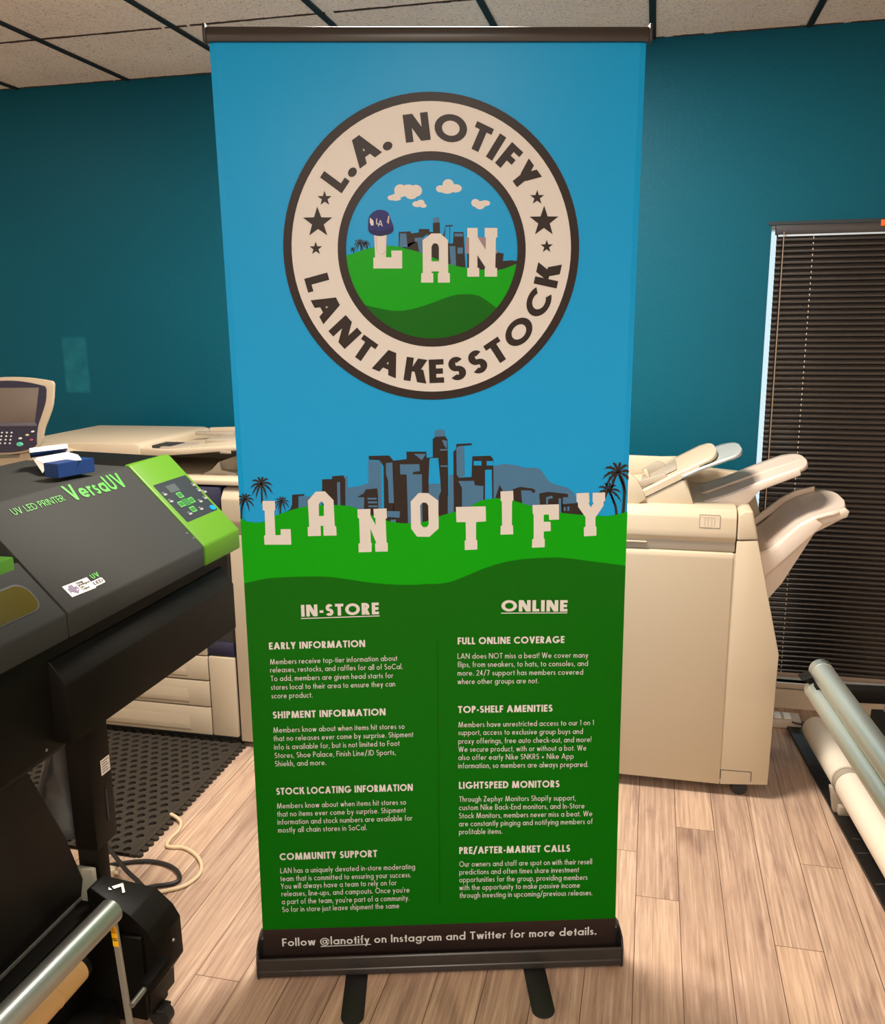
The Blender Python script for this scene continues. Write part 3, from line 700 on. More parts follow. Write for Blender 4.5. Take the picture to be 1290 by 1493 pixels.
emblem_hill('emblem_dark_hill', [(130, 1000), (180, 1030), (300, 1060), (400, 1075), (500, 1065), (620, 1030), (740, 985), (820, 965), (920, 965), (980, 985), (1050, 1035), (1085, 1060), (1140, 1100)], 3.2, P_DGREEN)
bm = bmesh.new()
for cx, cy, rr in ((160, 620, 46), (200, 622, 34), (112, 660, 22)): palm_shape(bm, Z2, cx, cy, rr * 1.0, [(cx, cy, 4), (cx + 8, cy + 30, 4), (cx + 5, cy + 62, 5)], 2.4)
part('emblem_palms', bm, P_DARK, sheet)
bm = bmesh.new()
for es in ([(430, 265, 40, 40), (485, 268, 55, 42), (535, 268, 42, 40), (505, 295, 40, 30), (430, 285, 38, 28)], [(375, 315, 30, 18), (400, 312, 30, 24), (420, 322, 15, 10)], [(700, 255, 30, 24), (752, 228, 38, 38), (800, 252, 44, 28), (745, 262, 46, 26)], [(545, 358, 34, 20), (568, 350, 26, 22), (585, 368, 22, 15)], [(935, 350, 28, 27), (1000, 352, 34, 20), (965, 365, 34, 28)]):
    bm = bmesh.new()
    for i, e in enumerate(es): fill(bm, [[Z2(*p) for p in ellipse(*e, n=20)]], L_at(1.5 + .02 * i))
    part('emblem_cloud', bm, P_WHITE, sheet)
bm = bmesh.new()
fill(bm, [[Z2(*p) for p in [(255, 560), (340, 560), (335, 715), (372, 715), (370, 670), (443, 670), (443, 790), (250, 790), (250, 718), (262, 715)]]], L_at(4))
fill(bm, [[Z2(*p) for p in [(580, 600), (640, 555), (700, 555), (750, 600), (752, 820), (763, 822), (763, 885), (683, 885), (683, 822), (690, 820), (690, 810), (640, 810), (640, 820), (652, 822), (652, 885), (570, 885), (572, 822), (582, 820)]], [Z2(*p) for p in [(640, 645), (650, 625), (668, 620), (684, 630), (690, 650), (690, 742), (640, 742)]]], L_at(4))
fill(bm, [[Z2(*p) for p in [(880, 518), (950, 518), (950, 580), (1003, 665), (1005, 585), (997, 580), (997, 518), (1082, 518), (1082, 580), (1072, 585), (1068, 785), (1080, 787), (1080, 845), (997, 845), (997, 787), (1003, 785), (948, 700), (948, 785), (960, 787), (960, 845), (880, 845), (880, 787), (892, 785), (892, 585), (880, 580)]]], L_at(4))
part('emblem_letters', bm, P_WHITE, sheet)
bm = bmesh.new()                      # navy cap hung on the first letter, with a thin chain
fill(bm, [[Z2(*p) for p in curve2([(215, 490), (222, 440), (260, 405), (300, 396), (345, 412), (362, 450), (385, 510), (380, 545), (340, 565), (290, 573), (240, 560), (216, 535), (215, 490)], 3)]], L_at(4.6), 0)
fill(bm, [[Z2(*p) for p in [(228, 448), (250, 470), (252, 500), (236, 503), (226, 480)]]], L_at(5), 1); fill(bm, [[Z2(*p) for p in [(350, 435), (358, 440), (354, 492), (340, 480)]]], L_at(5), 2)
fill(bm, [[Z2(*p) for p in [(216, 535), (240, 560), (290, 573), (340, 565), (380, 545), (384, 515), (340, 530), (290, 540), (240, 530)]]], L_at(5), 3)
for a, c in (((272, 455), (272, 492)), ((272, 492), (288, 492)), ((284, 508), (297, 465)), ((297, 465), (310, 508)), ((288, 495), (306, 495))):
    L = math.hypot(c[0] - a[0], c[1] - a[1]); ux, uy = -(c[1] - a[1]) / L * 2.6, (c[0] - a[0]) / L * 2.6
    fill(bm, [[Z2(*p) for p in ((a[0] + ux, a[1] + uy), (c[0] + ux, c[1] + uy), (c[0] - ux, c[1] - uy), (a[0] - ux, a[1] - uy))]], L_at(5.4), 1)
ch = curve2([(268, 570), (270, 640), (280, 680), (305, 698), (328, 680), (335, 640), (335, 570)], 4)
for a, c in zip(ch, ch[1:]): fill(bm, [[Z2(*p) for p in ((a[0] - 1.6, a[1] - 1), (c[0] - 1.6, c[1] - 1), (c[0] + 1.6, c[1] + 1), (a[0] + 1.6, a[1] + 1))]], L_at(5.4), 2)
part('emblem_cap', bm, [P_NAVY, P_WHITE, PR('greyed_pink', 190, 170, 165), PR('deep_navy', 26, 28, 84)], sheet)
bm = bmesh.new(); annulus(bm, 350, 384, 6, 0); annulus(bm, 570, 604, 6, 0); annulus(bm, 383, 571, 5.6, 1)
part('emblem_ring', bm, [P_DARK, P_WHITE], sheet)
def arc_text(bm, s, r, cap, a0, a1, w, k, inward=False):
    polys, W = text_polys(s, w, .16)
    def f(x, y):
        if not inward: t = math.radians(a0 + (a1 - a0) * x / W); rr = r + y * cap
        else: t = math.radians(a0 + (a1 - a0) * x / W); rr = r - y * cap
        return (ec[0] + rr * S_ * math.cos(t), LY(k), ec[1] + rr * S_ * math.sin(t))
    emit(bm, polys, f)
def arc_text2(bm, s, r, cap, a0, a1, w, k, inward=False, gap=.16):
    # each letter stays straight, set on the ring by its own middle
    x = 0.0; items = []
    for ch in s:
        ps, adv = glyph(ch, w); items.append((ps, x, adv)); x += adv + (gap if ch != ' ' else 0)
    W = x - gap
    for ps, x0, adv in items:
        t = math.radians(a0 + (a1 - a0) * (x0 + adv / 2) / W)
        sc = cap * S_; sx = abs(math.radians(a1 - a0)) / W * (r + (-.5 if inward else .5) * cap) * S_
        if not inward: ux, uz, vx, vz = math.sin(t), -math.cos(t), math.cos(t), math.sin(t)
        else: ux, uz, vx, vz = -math.sin(t), math.cos(t), -math.cos(t), -math.sin(t)
        bx, bz = ec[0] + r * S_ * math.cos(t), ec[1] + r * S_ * math.sin(t)
        emit(bm, ps, lambda a, b_: (bx + ux * (a - adv / 2) * sx + vx * b_ * sc, LY(k), bz + uz * (a - adv / 2) * sx + vz * b_ * sc))
bm = bmesh.new(); arc_text2(bm, 'L.A. NOTIFY', 424, 104, 147.5, 32, .23, 7)
part('emblem_top_lettering', bm, P_DARK, sheet)
bm = bmesh.new(); arc_text2(bm, 'LANTAKESSTOCK', 534, 98, 191, 352.5, .23, 7, inward=True)
part('emblem_bottom_lettering', bm, P_DARK, sheet)
bm = bmesh.new()
for cx, cy, rr in ((206, 476, 30), (178, 574, 62), (170, 680, 27), (1073, 472, 30), (1101, 570, 62), (1112, 672, 27)):
    x, z = ZE(cx, cy); R = rr * S_
    pts = []
    for i in range(10):
        t = math.pi / 2 + i * math.pi / 5; q_ = R if i % 2 == 0 else R * .40
        pts.append((x + q_ * math.cos(t), z + q_ * math.sin(t)))
    bm = bmesh.new(); fill(bm, [pts], L_at(7)); part('emblem_star', bm, P_DARK, sheet)
# --- body text
HW, BW = .205, .112
TXT = [
 ('heading', .23, 17.2, [('IN-STORE', 439.5, 898.6, 552.5, 895.0)]),
 ('heading', .23, 16.6, [('ONLINE', 730.7, 891, 826.7, 891)]),
 ('subheading', HW, 10.2, [('EARLY INFORMATION', 392.6, 946.4, 532.4, 942.5)]),
 ('paragraph', BW, 7.9, [('Members receive top-tier information about', 394.1, 968.2, 578.9, 962.6), ('releases, restocks, and raffles for all of SoCal.', 394.3, 979.9, 586.8, 974.7), ('To add, members are given head starts for', 395.1, 992.5, 573, 987.7), ('stores local to their area to ensure they can', 395.5, 1005.2, 576, 1000), ('score product.', 396.2, 1017.6, 455.8, 1016.2)]),
 ('subheading', HW, 10.2, [('SHIPMENT INFORMATION', 398, 1046.9, 562.1, 1042.1)]),
 ('paragraph', BW, 7.9, [('Members know about when items hit stores so', 398.9, 1067.6, 589.8, 1061.8), ('that no releases ever come by surprise. Shipment', 399.3, 1079.8, 602.3, 1073.5), ('info is available for, but is not limited to Foot', 399.9, 1092.3, 582.4, 1086.5), ('Stores, Shoe Palace, Finish Line/JD Sports,', 400.8, 1104.5, 576.8, 1099.6), ('Shiekh, and more.', 401.2, 1116.6, 475.7, 1114.5)]),
 ('subheading', HW, 10.2, [('STOCK LOCATING INFORMATION', 403.1, 1158.1, 601.7, 1152)]),
 ('paragraph', BW, 7.9, [('Members know about when items hit stores so', 404.1, 1178, 591.9, 1172.1), ('that no items ever come by surprise. Shipment', 404.5, 1189.9, 591.2, 1183.6), ('information and stock numbers are available for', 405, 1201.4, 600.9, 1195.3), ('mostly all chain stores in SoCal.', 405.8, 1213.1, 534.9, 1209.2)]),
 ('subheading', HW, 10.2, [('COMMUNITY SUPPORT', 408.1, 1253.3, 550, 1248.3)]),
 ('paragraph', BW, 7.9, [('LAN has a uniquely devoted in-store moderating', 409.1, 1272.4, 605, 1266.1), ('team that is committed to ensuring your success.', 409.3, 1283.9, 599.2, 1278), ('You will always have a team to rely on for', 409.8, 1295, 578, 1289.5), ("releases, line-ups, and campouts. Once you're", 410.8, 1305.9, 597, 1300), ("a part of the team, you're part of a community.", 411.2, 1317.4, 596.7, 1311.7), ('So for in store just leave shipment the same', 411.9, 1328.9, 582, 1323)]),
 ('subheading', HW, 10.2, [('FULL ONLINE COVERAGE', 667.1, 939, 822.3, 936.8)]),
 ('paragraph', BW, 7.9, [('LAN does NOT miss a beat! We cover many', 666.9, 959.8, 857, 958.1), ('flips, from sneakers, to hats, to consoles, and', 666.9, 972, 856.6, 970.3), ('more. 24/7 support has members covered', 666.9, 984.4, 849.5, 982.9), ('where other groups are not.', 666.9, 996.8, 784.6, 995.4)]),
 ('subheading', HW, 10.2, [('TOP-SHELF AMENITIES', 667.6, 1038.9, 805, 1036.7)]),
 ('paragraph', BW, 7.9, [('Members have unrestricted access to our 1 on 1', 668, 1059.7, 865, 1056.4), ('support, access to exclusive group buys and', 668, 1071, 849.2, 1069.2), ('proxy offerings, free auto check-out, and more!', 668, 1083.6, 861.4, 1081), ('We secure product, with or without a bot. We', 668, 1095.5, 854.2, 1093.3), ('also offer early Nike SNKRS + Nike App', 668, 1107.4, 835.8, 1105.3), ('information, so members are always prepared.', 668, 1119.4, 857, 1117.2)]),
 ('subheading', HW, 10.2, [('LIGHTSPEED MONITORS', 668.9, 1149.3, 815.2, 1146.9)]),
 ('paragraph', BW, 7.9, [('Through Zephyr Monitors Shopify support,', 669.3, 1168.2, 838.6, 1166), ('custom Nike Back-End monitors, and In-Store', 669, 1180.3, 851.6, 1177.7), ('Stock Monitors, members never miss a beat. We', 669, 1192.3, 862.9, 1189), ('are constantly pinging and notifying members of', 669, 1204, 863.1, 1200.3), ('profitable items.', 669, 1215.5, 732, 1214.6)]),
 ('subheading', HW, 10.2, [('PRE/AFTER-MARKET CALLS', 669.3, 1244.2, 830.6, 1240.7)]),
 ('paragraph', BW, 7.9, [('Our owners and staff are spot on with their resell', 669.5, 1262.8, 862.5, 1258.9), ('predictions and often times share investment', 669.5, 1274.3, 843.4, 1270.6), ('opportunities for the group, providing members', 669.5, 1285.4, 855.8, 1281.7), ('with the opportunity to make passive income', 669.5, 1296.9, 844.9, 1293.2), ('through investing in upcoming/previous releases.', 670, 1308.2, 863.1, 1304.1)]),
 ('footer_text', .15, 11.4, [('Follow @lanotify on Instagram and Twitter for more details.', 411.9, 1378.7, 869, 1361.6)]),
]
def pxlen(px, py, h):                # height h in photo pixels near a banner point -> metres
    a = B_(px, py); c = B_(px, py - h); return c[1] - a[1]
def rule(bm, x0, y0, x1, y1, th, k):
    a, c = B_(x0, y0), B_(x1, y1); h = pxlen(x0, y0, th)
    fill(bm, [[a, c, (c[0], c[1] + h), (a[0], a[1] + h)]], L_at(k))
for nm, w, cap, lines in TXT:
    bm = bmesh.new()
    for s, x0, y0, x1, y1 in lines:
        a, c = B_(x0, y0), B_(x1, y1)
        text_between(bm, s, a, c, pxlen(x0, y0, cap), w, L_at(6), up=(0, 1), gap=.155 if nm == 'paragraph' else .12)
    if lines[0][0] == 'IN-STORE': rule(bm, 439, 901.9, 553.5, 898.0, 1.3, 6)
    if lines[0][0] == 'ONLINE': rule(bm, 730.3, 894.0, 826.7, 893.6, 1.3, 6)
    if nm == 'footer_text': rule(bm, 467.7, 1379.4, 541, 1376.2, 1.2, 6)
    part(nm, bm, P_WHITE, sheet)
bm = bmesh.new()
a, c = B_(637.5, 932), B_(641, 1316); fill(bm, [[(a[0] - .0009, a[1]), (a[0] + .0009, a[1]), (c[0] + .0009, c[1]), (c[0] - .0009, c[1])]], L_at(6))
part('divider_line', bm, PR('deep_green', 0, 78, 0), sheet)
# --- hardware
tz = B_(640, 62)[1]
prism('top_rail', bn, M_BLACK, [(-.008, tz), (-.009, tz + .012), (-.0075, tz + .026), (.006, tz + .030), (.011, tz + .026), (.011, tz)], -W2 - .004, W2 + .004, 'x', bev=.0015)
for s in (-1, 1): box('rail_end_cap', bn, mat('black_plastic', (.015, .014, .013), .45), s * (W2 + .003), s * (W2 + .0095), -.011, .013, tz - .001, tz + .032, bev=.002)
prism('base_cassette', bn, M_BLACK, [(-.042, .004), (-.049, .010), (-.049, .024), (-.0465, .0265), (-.049, .029), (-.049, .055), (-.046, .0585), (-.042, .057), (-.040, .018), (.006, .018), (.007, .070), (.03, .074), (.044, .060), (.046, .012), (.04, .004)], -W2 - .006, W2 + .006, 'x', bev=.0010)
for s in (-1, 1): prism('base_end_cap', bn, mat('black_plastic', (.015, .014, .013), .45), [(-.046, .003), (-.052, .014), (-.051, .055), (-.042, .078), (-.02, .086), (.01, .088), (.036, .08), (.05, .06), (.05, .012), (.043, .003)], s * (W2 + .005), s * (W2 + .010), 'x', bev=.0015)
def banner_foot(x0, ang):
    bm = bmesh.new(); ca, sa = math.cos(ang), math.sin(ang)
    out = [(-.026, .12), (-.026, -.17)] + [(.026 * math.cos(t), -.17 + .026 * math.sin(t)) for t in [math.pi + math.pi * i / 10 for i in range(1, 10)]] + [(.026, -.17), (.026, .12)]
    add_prism(bm, [(x0 + x * ca - y * sa, x * sa + y * ca) for x, y in out], .0005, .004, 'z', bev=.001)
    return link_mesh('foot', bm, mat('black_steel', (.014, .013, .012), .4), bn, smooth=40)
banner_foot(-.200, -.02); banner_foot(.222, .02)
cyl('support_pole', bn, M_BLACK, (0, .022, .07), (0, .014, tz), .008, 16)

# ================================================================== FLATBED-STYLE UV PRINTER ON THE LEFT
PA = math.radians(16.2); PROT = -PA
PF = Vector((math.cos(PA), -math.sin(PA), 0)); PL = Vector((math.sin(PA), math.cos(PA), 0)); PO = Vector((-.54994, .19917, 0))
def ploc(p): d = p - PO; return Vector((d.dot(PF), d.dot(PL), d.z))
def pic_px(px, py, x): return ploc(on_plane(px, py, PO + PF * x, PF))      # plane of constant local x
def pic_py(px, py, y): return ploc(on_plane(px, py, PO + PL * y, PL))
def pic_pz(px, py, z): return ploc(on_z(px, py, z))
SXV = Vector((-.186, 0, .189)).normalized(); SNV = Vector((.189, 0, .186)).normalized(); SD = Vector((0, 0, 1.0))
SNW = (PF * SNV.x + Vector((0, 0, SNV.z))).normalized()
def pic_slope(px, py):               # point on the sloping cover -> (along the printer, up the slope)
    p = ploc(on_plane(px, py, PO + Vector((0, 0, 1.0)), SNW)); return (p.y, (p - SD).dot(SXV))
def on_slope(eps): return lambda y, s: tuple(SD + SXV * s + Vector((0, y, 0)) + SNV * eps)
M_COVER = mat('charcoal_powder_coat', srgb(48, 49, 47), .66, spec=.14, bump=.06, bscale=900)
M_BODY = mat('black_powder_coat', srgb(13, 11, 7), .5, spec=.14)
M_DBODY = mat('black_housing', (.0045, .004, .003), .55, spec=.12)
M_GREEN = mat('lime_green_plastic', srgb(76, 120, 22), .42, spec=.3)
M_LGREEN = mat('green_lettering', srgb(66, 146, 48), .5)
M_PANEL = mat('slate_panel', srgb(32, 36, 38), .4)
M_WLABEL = mat('white_label', srgb(232, 228, 220), .5)
M_INK = mat('black_ink', (.02, .02, .02), .6)
M_SILVER = mat('brushed_aluminium', (.62, .66, .62), .34, metal=.9)
M_STEEL = mat('grey_steel', (.35, .35, .33), .4, metal=.8)
up = thing('uv_printer', 'large charcoal printer with a lime green control end and sloping lettered cover', 'printer', PO, PROT)
prism('main_cover', up, M_COVER, [(0, .952), (0, 1.0), (-.186, 1.189), (-.47, 1.197), (-.47, .952)], -.503, -.001, 'y', bev=.004)
prism('rear_cover', up, M_BODY, [(-.202, .952), (-.202, 1.187), (-.47, 1.194), (-.47, .952)], .001, .181, 'y', bev=.004)
ge = prism('control_end', up, M_GREEN, [(.001, .950), (.001, 1.001), (-.186, 1.191), (-.200, 1.192), (-.200, .95)], .002, .183, 'y', bev=.005, seg=3)
prism('front_cover', up, M_COVER, [(0, .952), (0, 1.0), (-.0943, 1.0955), (-.112, 1.0755), (-.03, .952)], -1.62, -.507, 'y', bev=.004)
prism('rear_cover', up, M_COVER, [(-.150, .99), (-.146, 1.148), (-.186, 1.189), (-.47, 1.197), (-.47, .952), (-.16, .952)], -1.62, -.507, 'y', bev=.003)
box('carriage_bed', up, M_BODY, -.150, -.03, -1.62, -.507, .955, .99, bev=0)
cb = box('print_carriage', up, mat('dark_green_plastic', srgb(62, 118, 20), .4), -.14, -.085, -.90, pic_px(9, 800, -.10).y, 1.0, 1.11, bev=.004)
bm = bmesh.new()
for dx in (-.08, -.072):
    for yy in (-.56, -.545, -.53): add_cyl(bm, (dx, yy, .99), (dx, yy, 1.004), .003, seg=8)
link_mesh('carriage_screws', bm, M_STEEL, cb)
box('body', up, M_DBODY, -.46, -.035, -1.62, .178, .735, .953, bev=.003)
prism('front_beam', up, M_BODY, [(0, .748), (0, .868), (-.032, .912), (-.10, .912), (-.10, .748)], -.53, .136, 'y', bev=.003)
box('front_panel', up, M_DBODY, -.10, -.05, -1.62, -.535, .765, .95, bev=.002)
box('lower_rail', up, M_BODY, -.11, -.038, -1.62, -.50, .727, .765, bev=.003)
bm = bmesh.new()                     # window of amber glass with a dark seat
y0, s0, s1 = -.545, .030, .094
w_out = []
def rounded(xa, xb, ya, yb, r, n=8):
    o = []
    for cx, cy, a in ((xb - r, yb - r, 0), (xa + r, yb - r, 90), (xa + r, ya + r, 180), (xb - r, ya + r, 270)):
        for i in range(n + 1):
            t = math.radians(a + 90 * i / n); o.append((cx + r * math.cos(t), cy + r * math.sin(t)))
    return o
fill(bm, [rounded(-1.3, -.538, s0, s1, .026)], on_slope(.0012), 0); fill(bm, [rounded(-1.297, -.541, s0 + .002, s1 - .004, .024)], on_slope(.0018), 1)
link_mesh('amber_window', bm, [M_INK, mat('amber_acrylic', srgb(66, 60, 4), .14, spec=.35)], up)
def lettering(name, parent, m, items, eps, mapf):
    bm = bmesh.new()
    for s, a, c, cap, w in items: text_between(bm, s, a, c, cap, w, mapf(eps), up=(0, 1))
    return link_mesh(name, bm, m, parent)
lettering('cover_lettering', up, M_LGREEN, [('UV LED PRINTER', pic_slope(21, 752), pic_slope(96, 730), .016, .12)], .0012, on_slope)
lettering('series_lettering', up, M_LGREEN, [('VersaUV', pic_slope(107, 731), pic_slope(187, 709), .042, .165)], .0012, on_slope)
# stickers on the cover
pa, pb, pc, pd = pic_slope(90, 856), pic_slope(126, 842), pic_slope(140, 857), pic_slope(105, 871)
bm = bmesh.new(); fill(bm, [[pa, pb, pc, pd]], on_slope(.0008), 0)
lx = lambda u, v: (pd[0] + (pc[0] - pd[0]) * u + (pa[0] - pd[0]) * v, pd[1] + (pc[1] - pd[1]) * u + (pa[1] - pd[1]) * v)
rnd = random.Random(5)
for i in range(7):
    for j in range(7):
        if (i - 3) ** 2 + (j - 3) ** 2 < 13 and rnd.random() < .93:
            u, v = .26 + (i - 3) * .053, .5 + (j - 3) * .115
            fill(bm, [[lx(u - .022, v - .045), lx(u + .022, v - .045), lx(u + .022, v + .045), lx(u - .022, v + .045)]], on_slope(.0012), 1)
for i, s in enumerate(('Roland', 'Intelligent', 'Pass', 'Control')):
    text_between(bm, s, lx(.50, .76 - i * .20), lx(.50 + .058 * len(s) * .75, .76 - i * .20), .0062, .2, on_slope(.0012), 2, up=(0, 1))
link_mesh('white_sticker', bm, [M_WLABEL, mat('violet_ink', srgb(72, 50, 110), .6), M_INK], up)
bm = bmesh.new()
qa, qb = pic_slope(133, 852), pic_slope(152, 845)
text_between(bm, 'UV', pic_slope(135, 845), pic_slope(146, 840), .011, .2, on_slope(.0012), 0, up=(0, 1))
a_, b_ = pic_slope(137, 855), pic_slope(153, 848)
fill(bm, [rounded(a_[0], b_[0], a_[1] - .002, a_[1] + .011, .003, 4)], on_slope(.0009), 1)
text_between(bm, 'LED', (a_[0] + .003, a_[1] + .001), (b_[0] - .003, a_[1] + .001), .0075, .2, on_slope(.0014), 2, up=(0, 1))
link_mesh('led_sticker', bm, [M_LGREEN, M_WLABEL, M_INK], up)
bm = bmesh.new()
for px, py in ((272, 778), (282, 785)):
    y, s = pic_slope(px, py); p = Vector(on_slope(0)(y, s)); add_cyl(bm, p, p + SNV * .0022, .0024, .002, 10)
link_mesh('cover_screws', bm, M_STEEL, up)
# control panel
tl_, tr_, br_, bl_ = pic_slope(221, 708), pic_slope(269, 694), pic_slope(319, 744), pic_slope(272, 761)
ya, yb, sa, sb = (tl_[0] + bl_[0]) / 2, (tr_[0] + br_[0]) / 2, (bl_[1] + br_[1]) / 2, (tl_[1] + tr_[1]) / 2
bm = bmesh.new()
def slope_plate(bm, xa, xb, ya_, yb_, e0, e1, mi=0, r=.004):
    o = rounded(xa, xb, ya_, yb_, r, 4); v0 = [bm.verts.new(on_slope(e0)(*p)) for p in o]; v1 = [bm.verts.new(on_slope(e1)(*p)) for p in o]
    n = len(o); fs = [bm.faces.new(v1)] + [bm.faces.new((v0[i], v0[(i + 1) % n], v1[(i + 1) % n], v1[i])) for i in range(n)]
    bmesh.ops.recalc_face_normals(bm, faces=fs)
    for f in fs: f.material_index = mi
slope_plate(bm, ya, yb, sa, sb, 0, .0016)
cp = link_mesh('control_panel', bm, M_PANEL, ge)
def sp(px, py): return pic_slope(px, py)
bm = bmesh.new(); a_, b_ = sp(241, 712), sp(261, 716); slope_plate(bm, a_[0], b_[0] + .004, min(a_[1], b_[1]) , max(a_[1], b_[1]) + .004, .001, .0026, 0, .001)
link_mesh('display', bm, mat('lcd_glass', srgb(70, 74, 72), .25), ge)
cx_, cs_ = sp(271, 733); bm = bmesh.new()
for dy, ds in ((.024, 0), (-.024, 0), (0, .024), (0, -.024)): slope_plate(bm, cx_ + dy - .011, cx_ + dy + .011, cs_ + ds - .0085, cs_ + ds + .0085, .0012, .0028, 0, .001); slope_plate(bm, cx_ + dy - .008, cx_ + dy + .008, cs_ + ds - .0058, cs_ + ds + .0058, .0026, .0032, 1, .001)
slope_plate(bm, cx_ - .011, cx_ + .011, cs_ - .011, cs_ + .011, .0012, .0028, 1, .001)
link_mesh('arrow_keys', bm, [mat('pale_green_outline', srgb(72, 140, 66), .5), mat('green_key', srgb(26, 92, 26), .5)], ge)
for px, py in ((240, 722), (249, 732), (282, 708), (290, 716), (299, 727), (292, 732), (293, 743), (277, 750), (298, 718)):
    y, s = sp(px, py); bm = bmesh.new(); slope_plate(bm, y - .007, y + .007, s - .003, s + .003, .001, .003, 0, .0028)
    fill(bm, [[(y - .006, s + .006), (y + .003, s + .006), (y + .003, s + .0075), (y - .006, s + .0075)]], on_slope(.0019), 0)
    link_mesh('panel_button', bm, mat('grey_button', srgb(124, 124, 122), .4), ge)
y, s = sp(309, 741); bm = bmesh.new(); slope_plate(bm, y - .011, y + .011, s - .0075, s + .0075, .001, .0036, 0, .0072)
link_mesh('power_button', bm, mat('cyan_button', srgb(16, 118, 176), .3), ge)['label'] = 'blue oval power button'
# labels on the lower front panel
XL = -.0495
def lab(name, px, m, lines=()):
    q = [pic_px(x, y, XL) for x, y in px]; bm = bmesh.new()
    y0, y1 = (q[0].y + q[3].y) / 2, (q[1].y + q[2].y) / 2; z0, z1 = (q[2].z + q[3].z) / 2, (q[0].z + q[1].z) / 2
    fill(bm, [[(y0, z0), (y1, z0), (y1, z1), (y0, z1)]], lambda a, b_: (XL + .0006, a, b_), 0)
    for i in range(len(lines)):
        k, mi, u0, u1, v0, v1 = lines[i]
        fill(bm, [[(y0 + (y1 - y0) * u0, z0 + (z1 - z0) * v0), (y0 + (y1 - y0) * u1, z0 + (z1 - z0) * v0), (y0 + (y1 - y0) * u1, z0 + (z1 - z0) * v1), (y0 + (y1 - y0) * u0, z0 + (z1 - z0) * v1)]], lambda a, b_: (XL + .001, a, b_), mi)
    return link_mesh(name, bm, m, up)
rnd = random.Random(9)
rowsl = [(0, 1, .47, .477, 0, 1)] + [(0, 1, u, u + rnd.uniform(.2, .36), .84 - i * .105, .84 - i * .105 + .035) for i in range(8) for u in (.08, .53)]
q0 = pic_px(53, 1042, XL); q1 = pic_px(55, 1067, XL)
lab('spec_label', [(-60, 1092), (53, 1042), (55, 1067), (-60, 1133)], [mat('cream_label', srgb(206, 190, 156), .5), M_INK], rowsl)
lab('green_square_label', [(57, 1046), (71, 1037), (73, 1058), (59, 1066)], [M_WLABEL, mat('green_ink', srgb(50, 160, 20), .5)], [(0, 1, .16, .84, .3, .86)])
for px, py in ((88, 1040), (63, 1093), (97, 1071)):
    bm = bmesh.new(); p = pic_px(px, py, -.042); add_cyl(bm, (-.052, p.y, p.z), (-.034, p.y, p.z), .004, .003, 10); link_mesh('panel_screw', bm, M_STEEL, up)
# stand
def post(y0, y1):
    box('stand_post', up, M_BODY, -.153, -.102, y0 + .002, y0 + (y1 - y0) * .55, .0, .41, bev=.003)
    return box('post_sleeve', up, M_BODY, -.155, -.10, y0, y1, .40, .742, bev=.003)
post(-.362, -.288); post(-1.50, -1.42)
box('stand_beam', up, M_DBODY, -.36, -.28, -1.45, -.30, .10, .18, bev=.003)
for y in (-.325, -1.46): box('stand_foot', up, M_DBODY, -.42, -.11, y - .035, y + .035, 0, .05, bev=.004)
bm = bmesh.new(); p = pic_px(154, 1115, -.10); hw, hh = .021, .018
fill(bm, [[(p.y - .018, p.z - hh), (p.y + .014, p.z - hh), (p.y + .014, p.z + hh), (p.y - .018, p.z + hh)]], lambda a, b_: (-.0994, a, b_), 0)
for i in range(5): fill(bm, [[(p.y - .014, p.z + .012 - i * .006), (p.y + .010 - (i % 2) * .006, p.z + .012 - i * .006), (p.y + .010 - (i % 2) * .006, p.z + .0136 - i * .006), (p.y - .014, p.z + .0136 - i * .006)]], lambda a, b_: (-.0990, a, b_), 1)
link_mesh('post_sticker', bm, [M_WLABEL, M_INK], up)
bm = bmesh.new(); a_ = pic_px(154, 1150, -.10); c_ = pic_px(157, 1196, -.10); add_box(bm, -.1002, -.0988, a_.y - .003, a_.y + .003, c_.z, a_.z, bev=.0005)
link_mesh('post_slot', bm, M_INK, up)
# dark media apron with its grey lower rail
cr = [(-.058, pic_px(32, 1123, -.058).y, .735), (-.075, pic_px(64, 1172, -.075).y, .62), (-.10, pic_px(92, 1218, -.10).y, .50), (-.14, -.362, .30)]
bm = bmesh.new(); A_ = []; B2 = []
for i in range(13):
    t = i / 12; k = t * 3; j = min(2, int(k)); f = k - j
    x = cr[j][0] + (cr[j + 1][0] - cr[j][0]) * f; y = cr[j][1] + (cr[j + 1][1] - cr[j][1]) * f; z = cr[j][2] + (cr[j + 1][2] - cr[j][2]) * f
    A_.append(bm.verts.new((x, y, z))); B2.append(bm.verts.new((x, -1.62, z)))
for i in range(12): bm.faces.new((A_[i], A_[i + 1], B2[i + 1], B2[i]))
ap = link_mesh('media_apron', bm, mat('dark_apron', srgb(13, 11, 7), .55, spec=.15), up, smooth=60)
md = ap.modifiers.new('t', 'SOLIDIFY'); md.thickness = .004
box('apron_rail', up, M_STEEL, -.146, -.134, -1.62, -.358, .292, .302, bev=.001)
box('rail_bracket', up, mat('pale_bracket', srgb(150, 150, 136), .5, metal=.2), -.15, -.10, -.385, -.372, .29, .37, bev=.003)

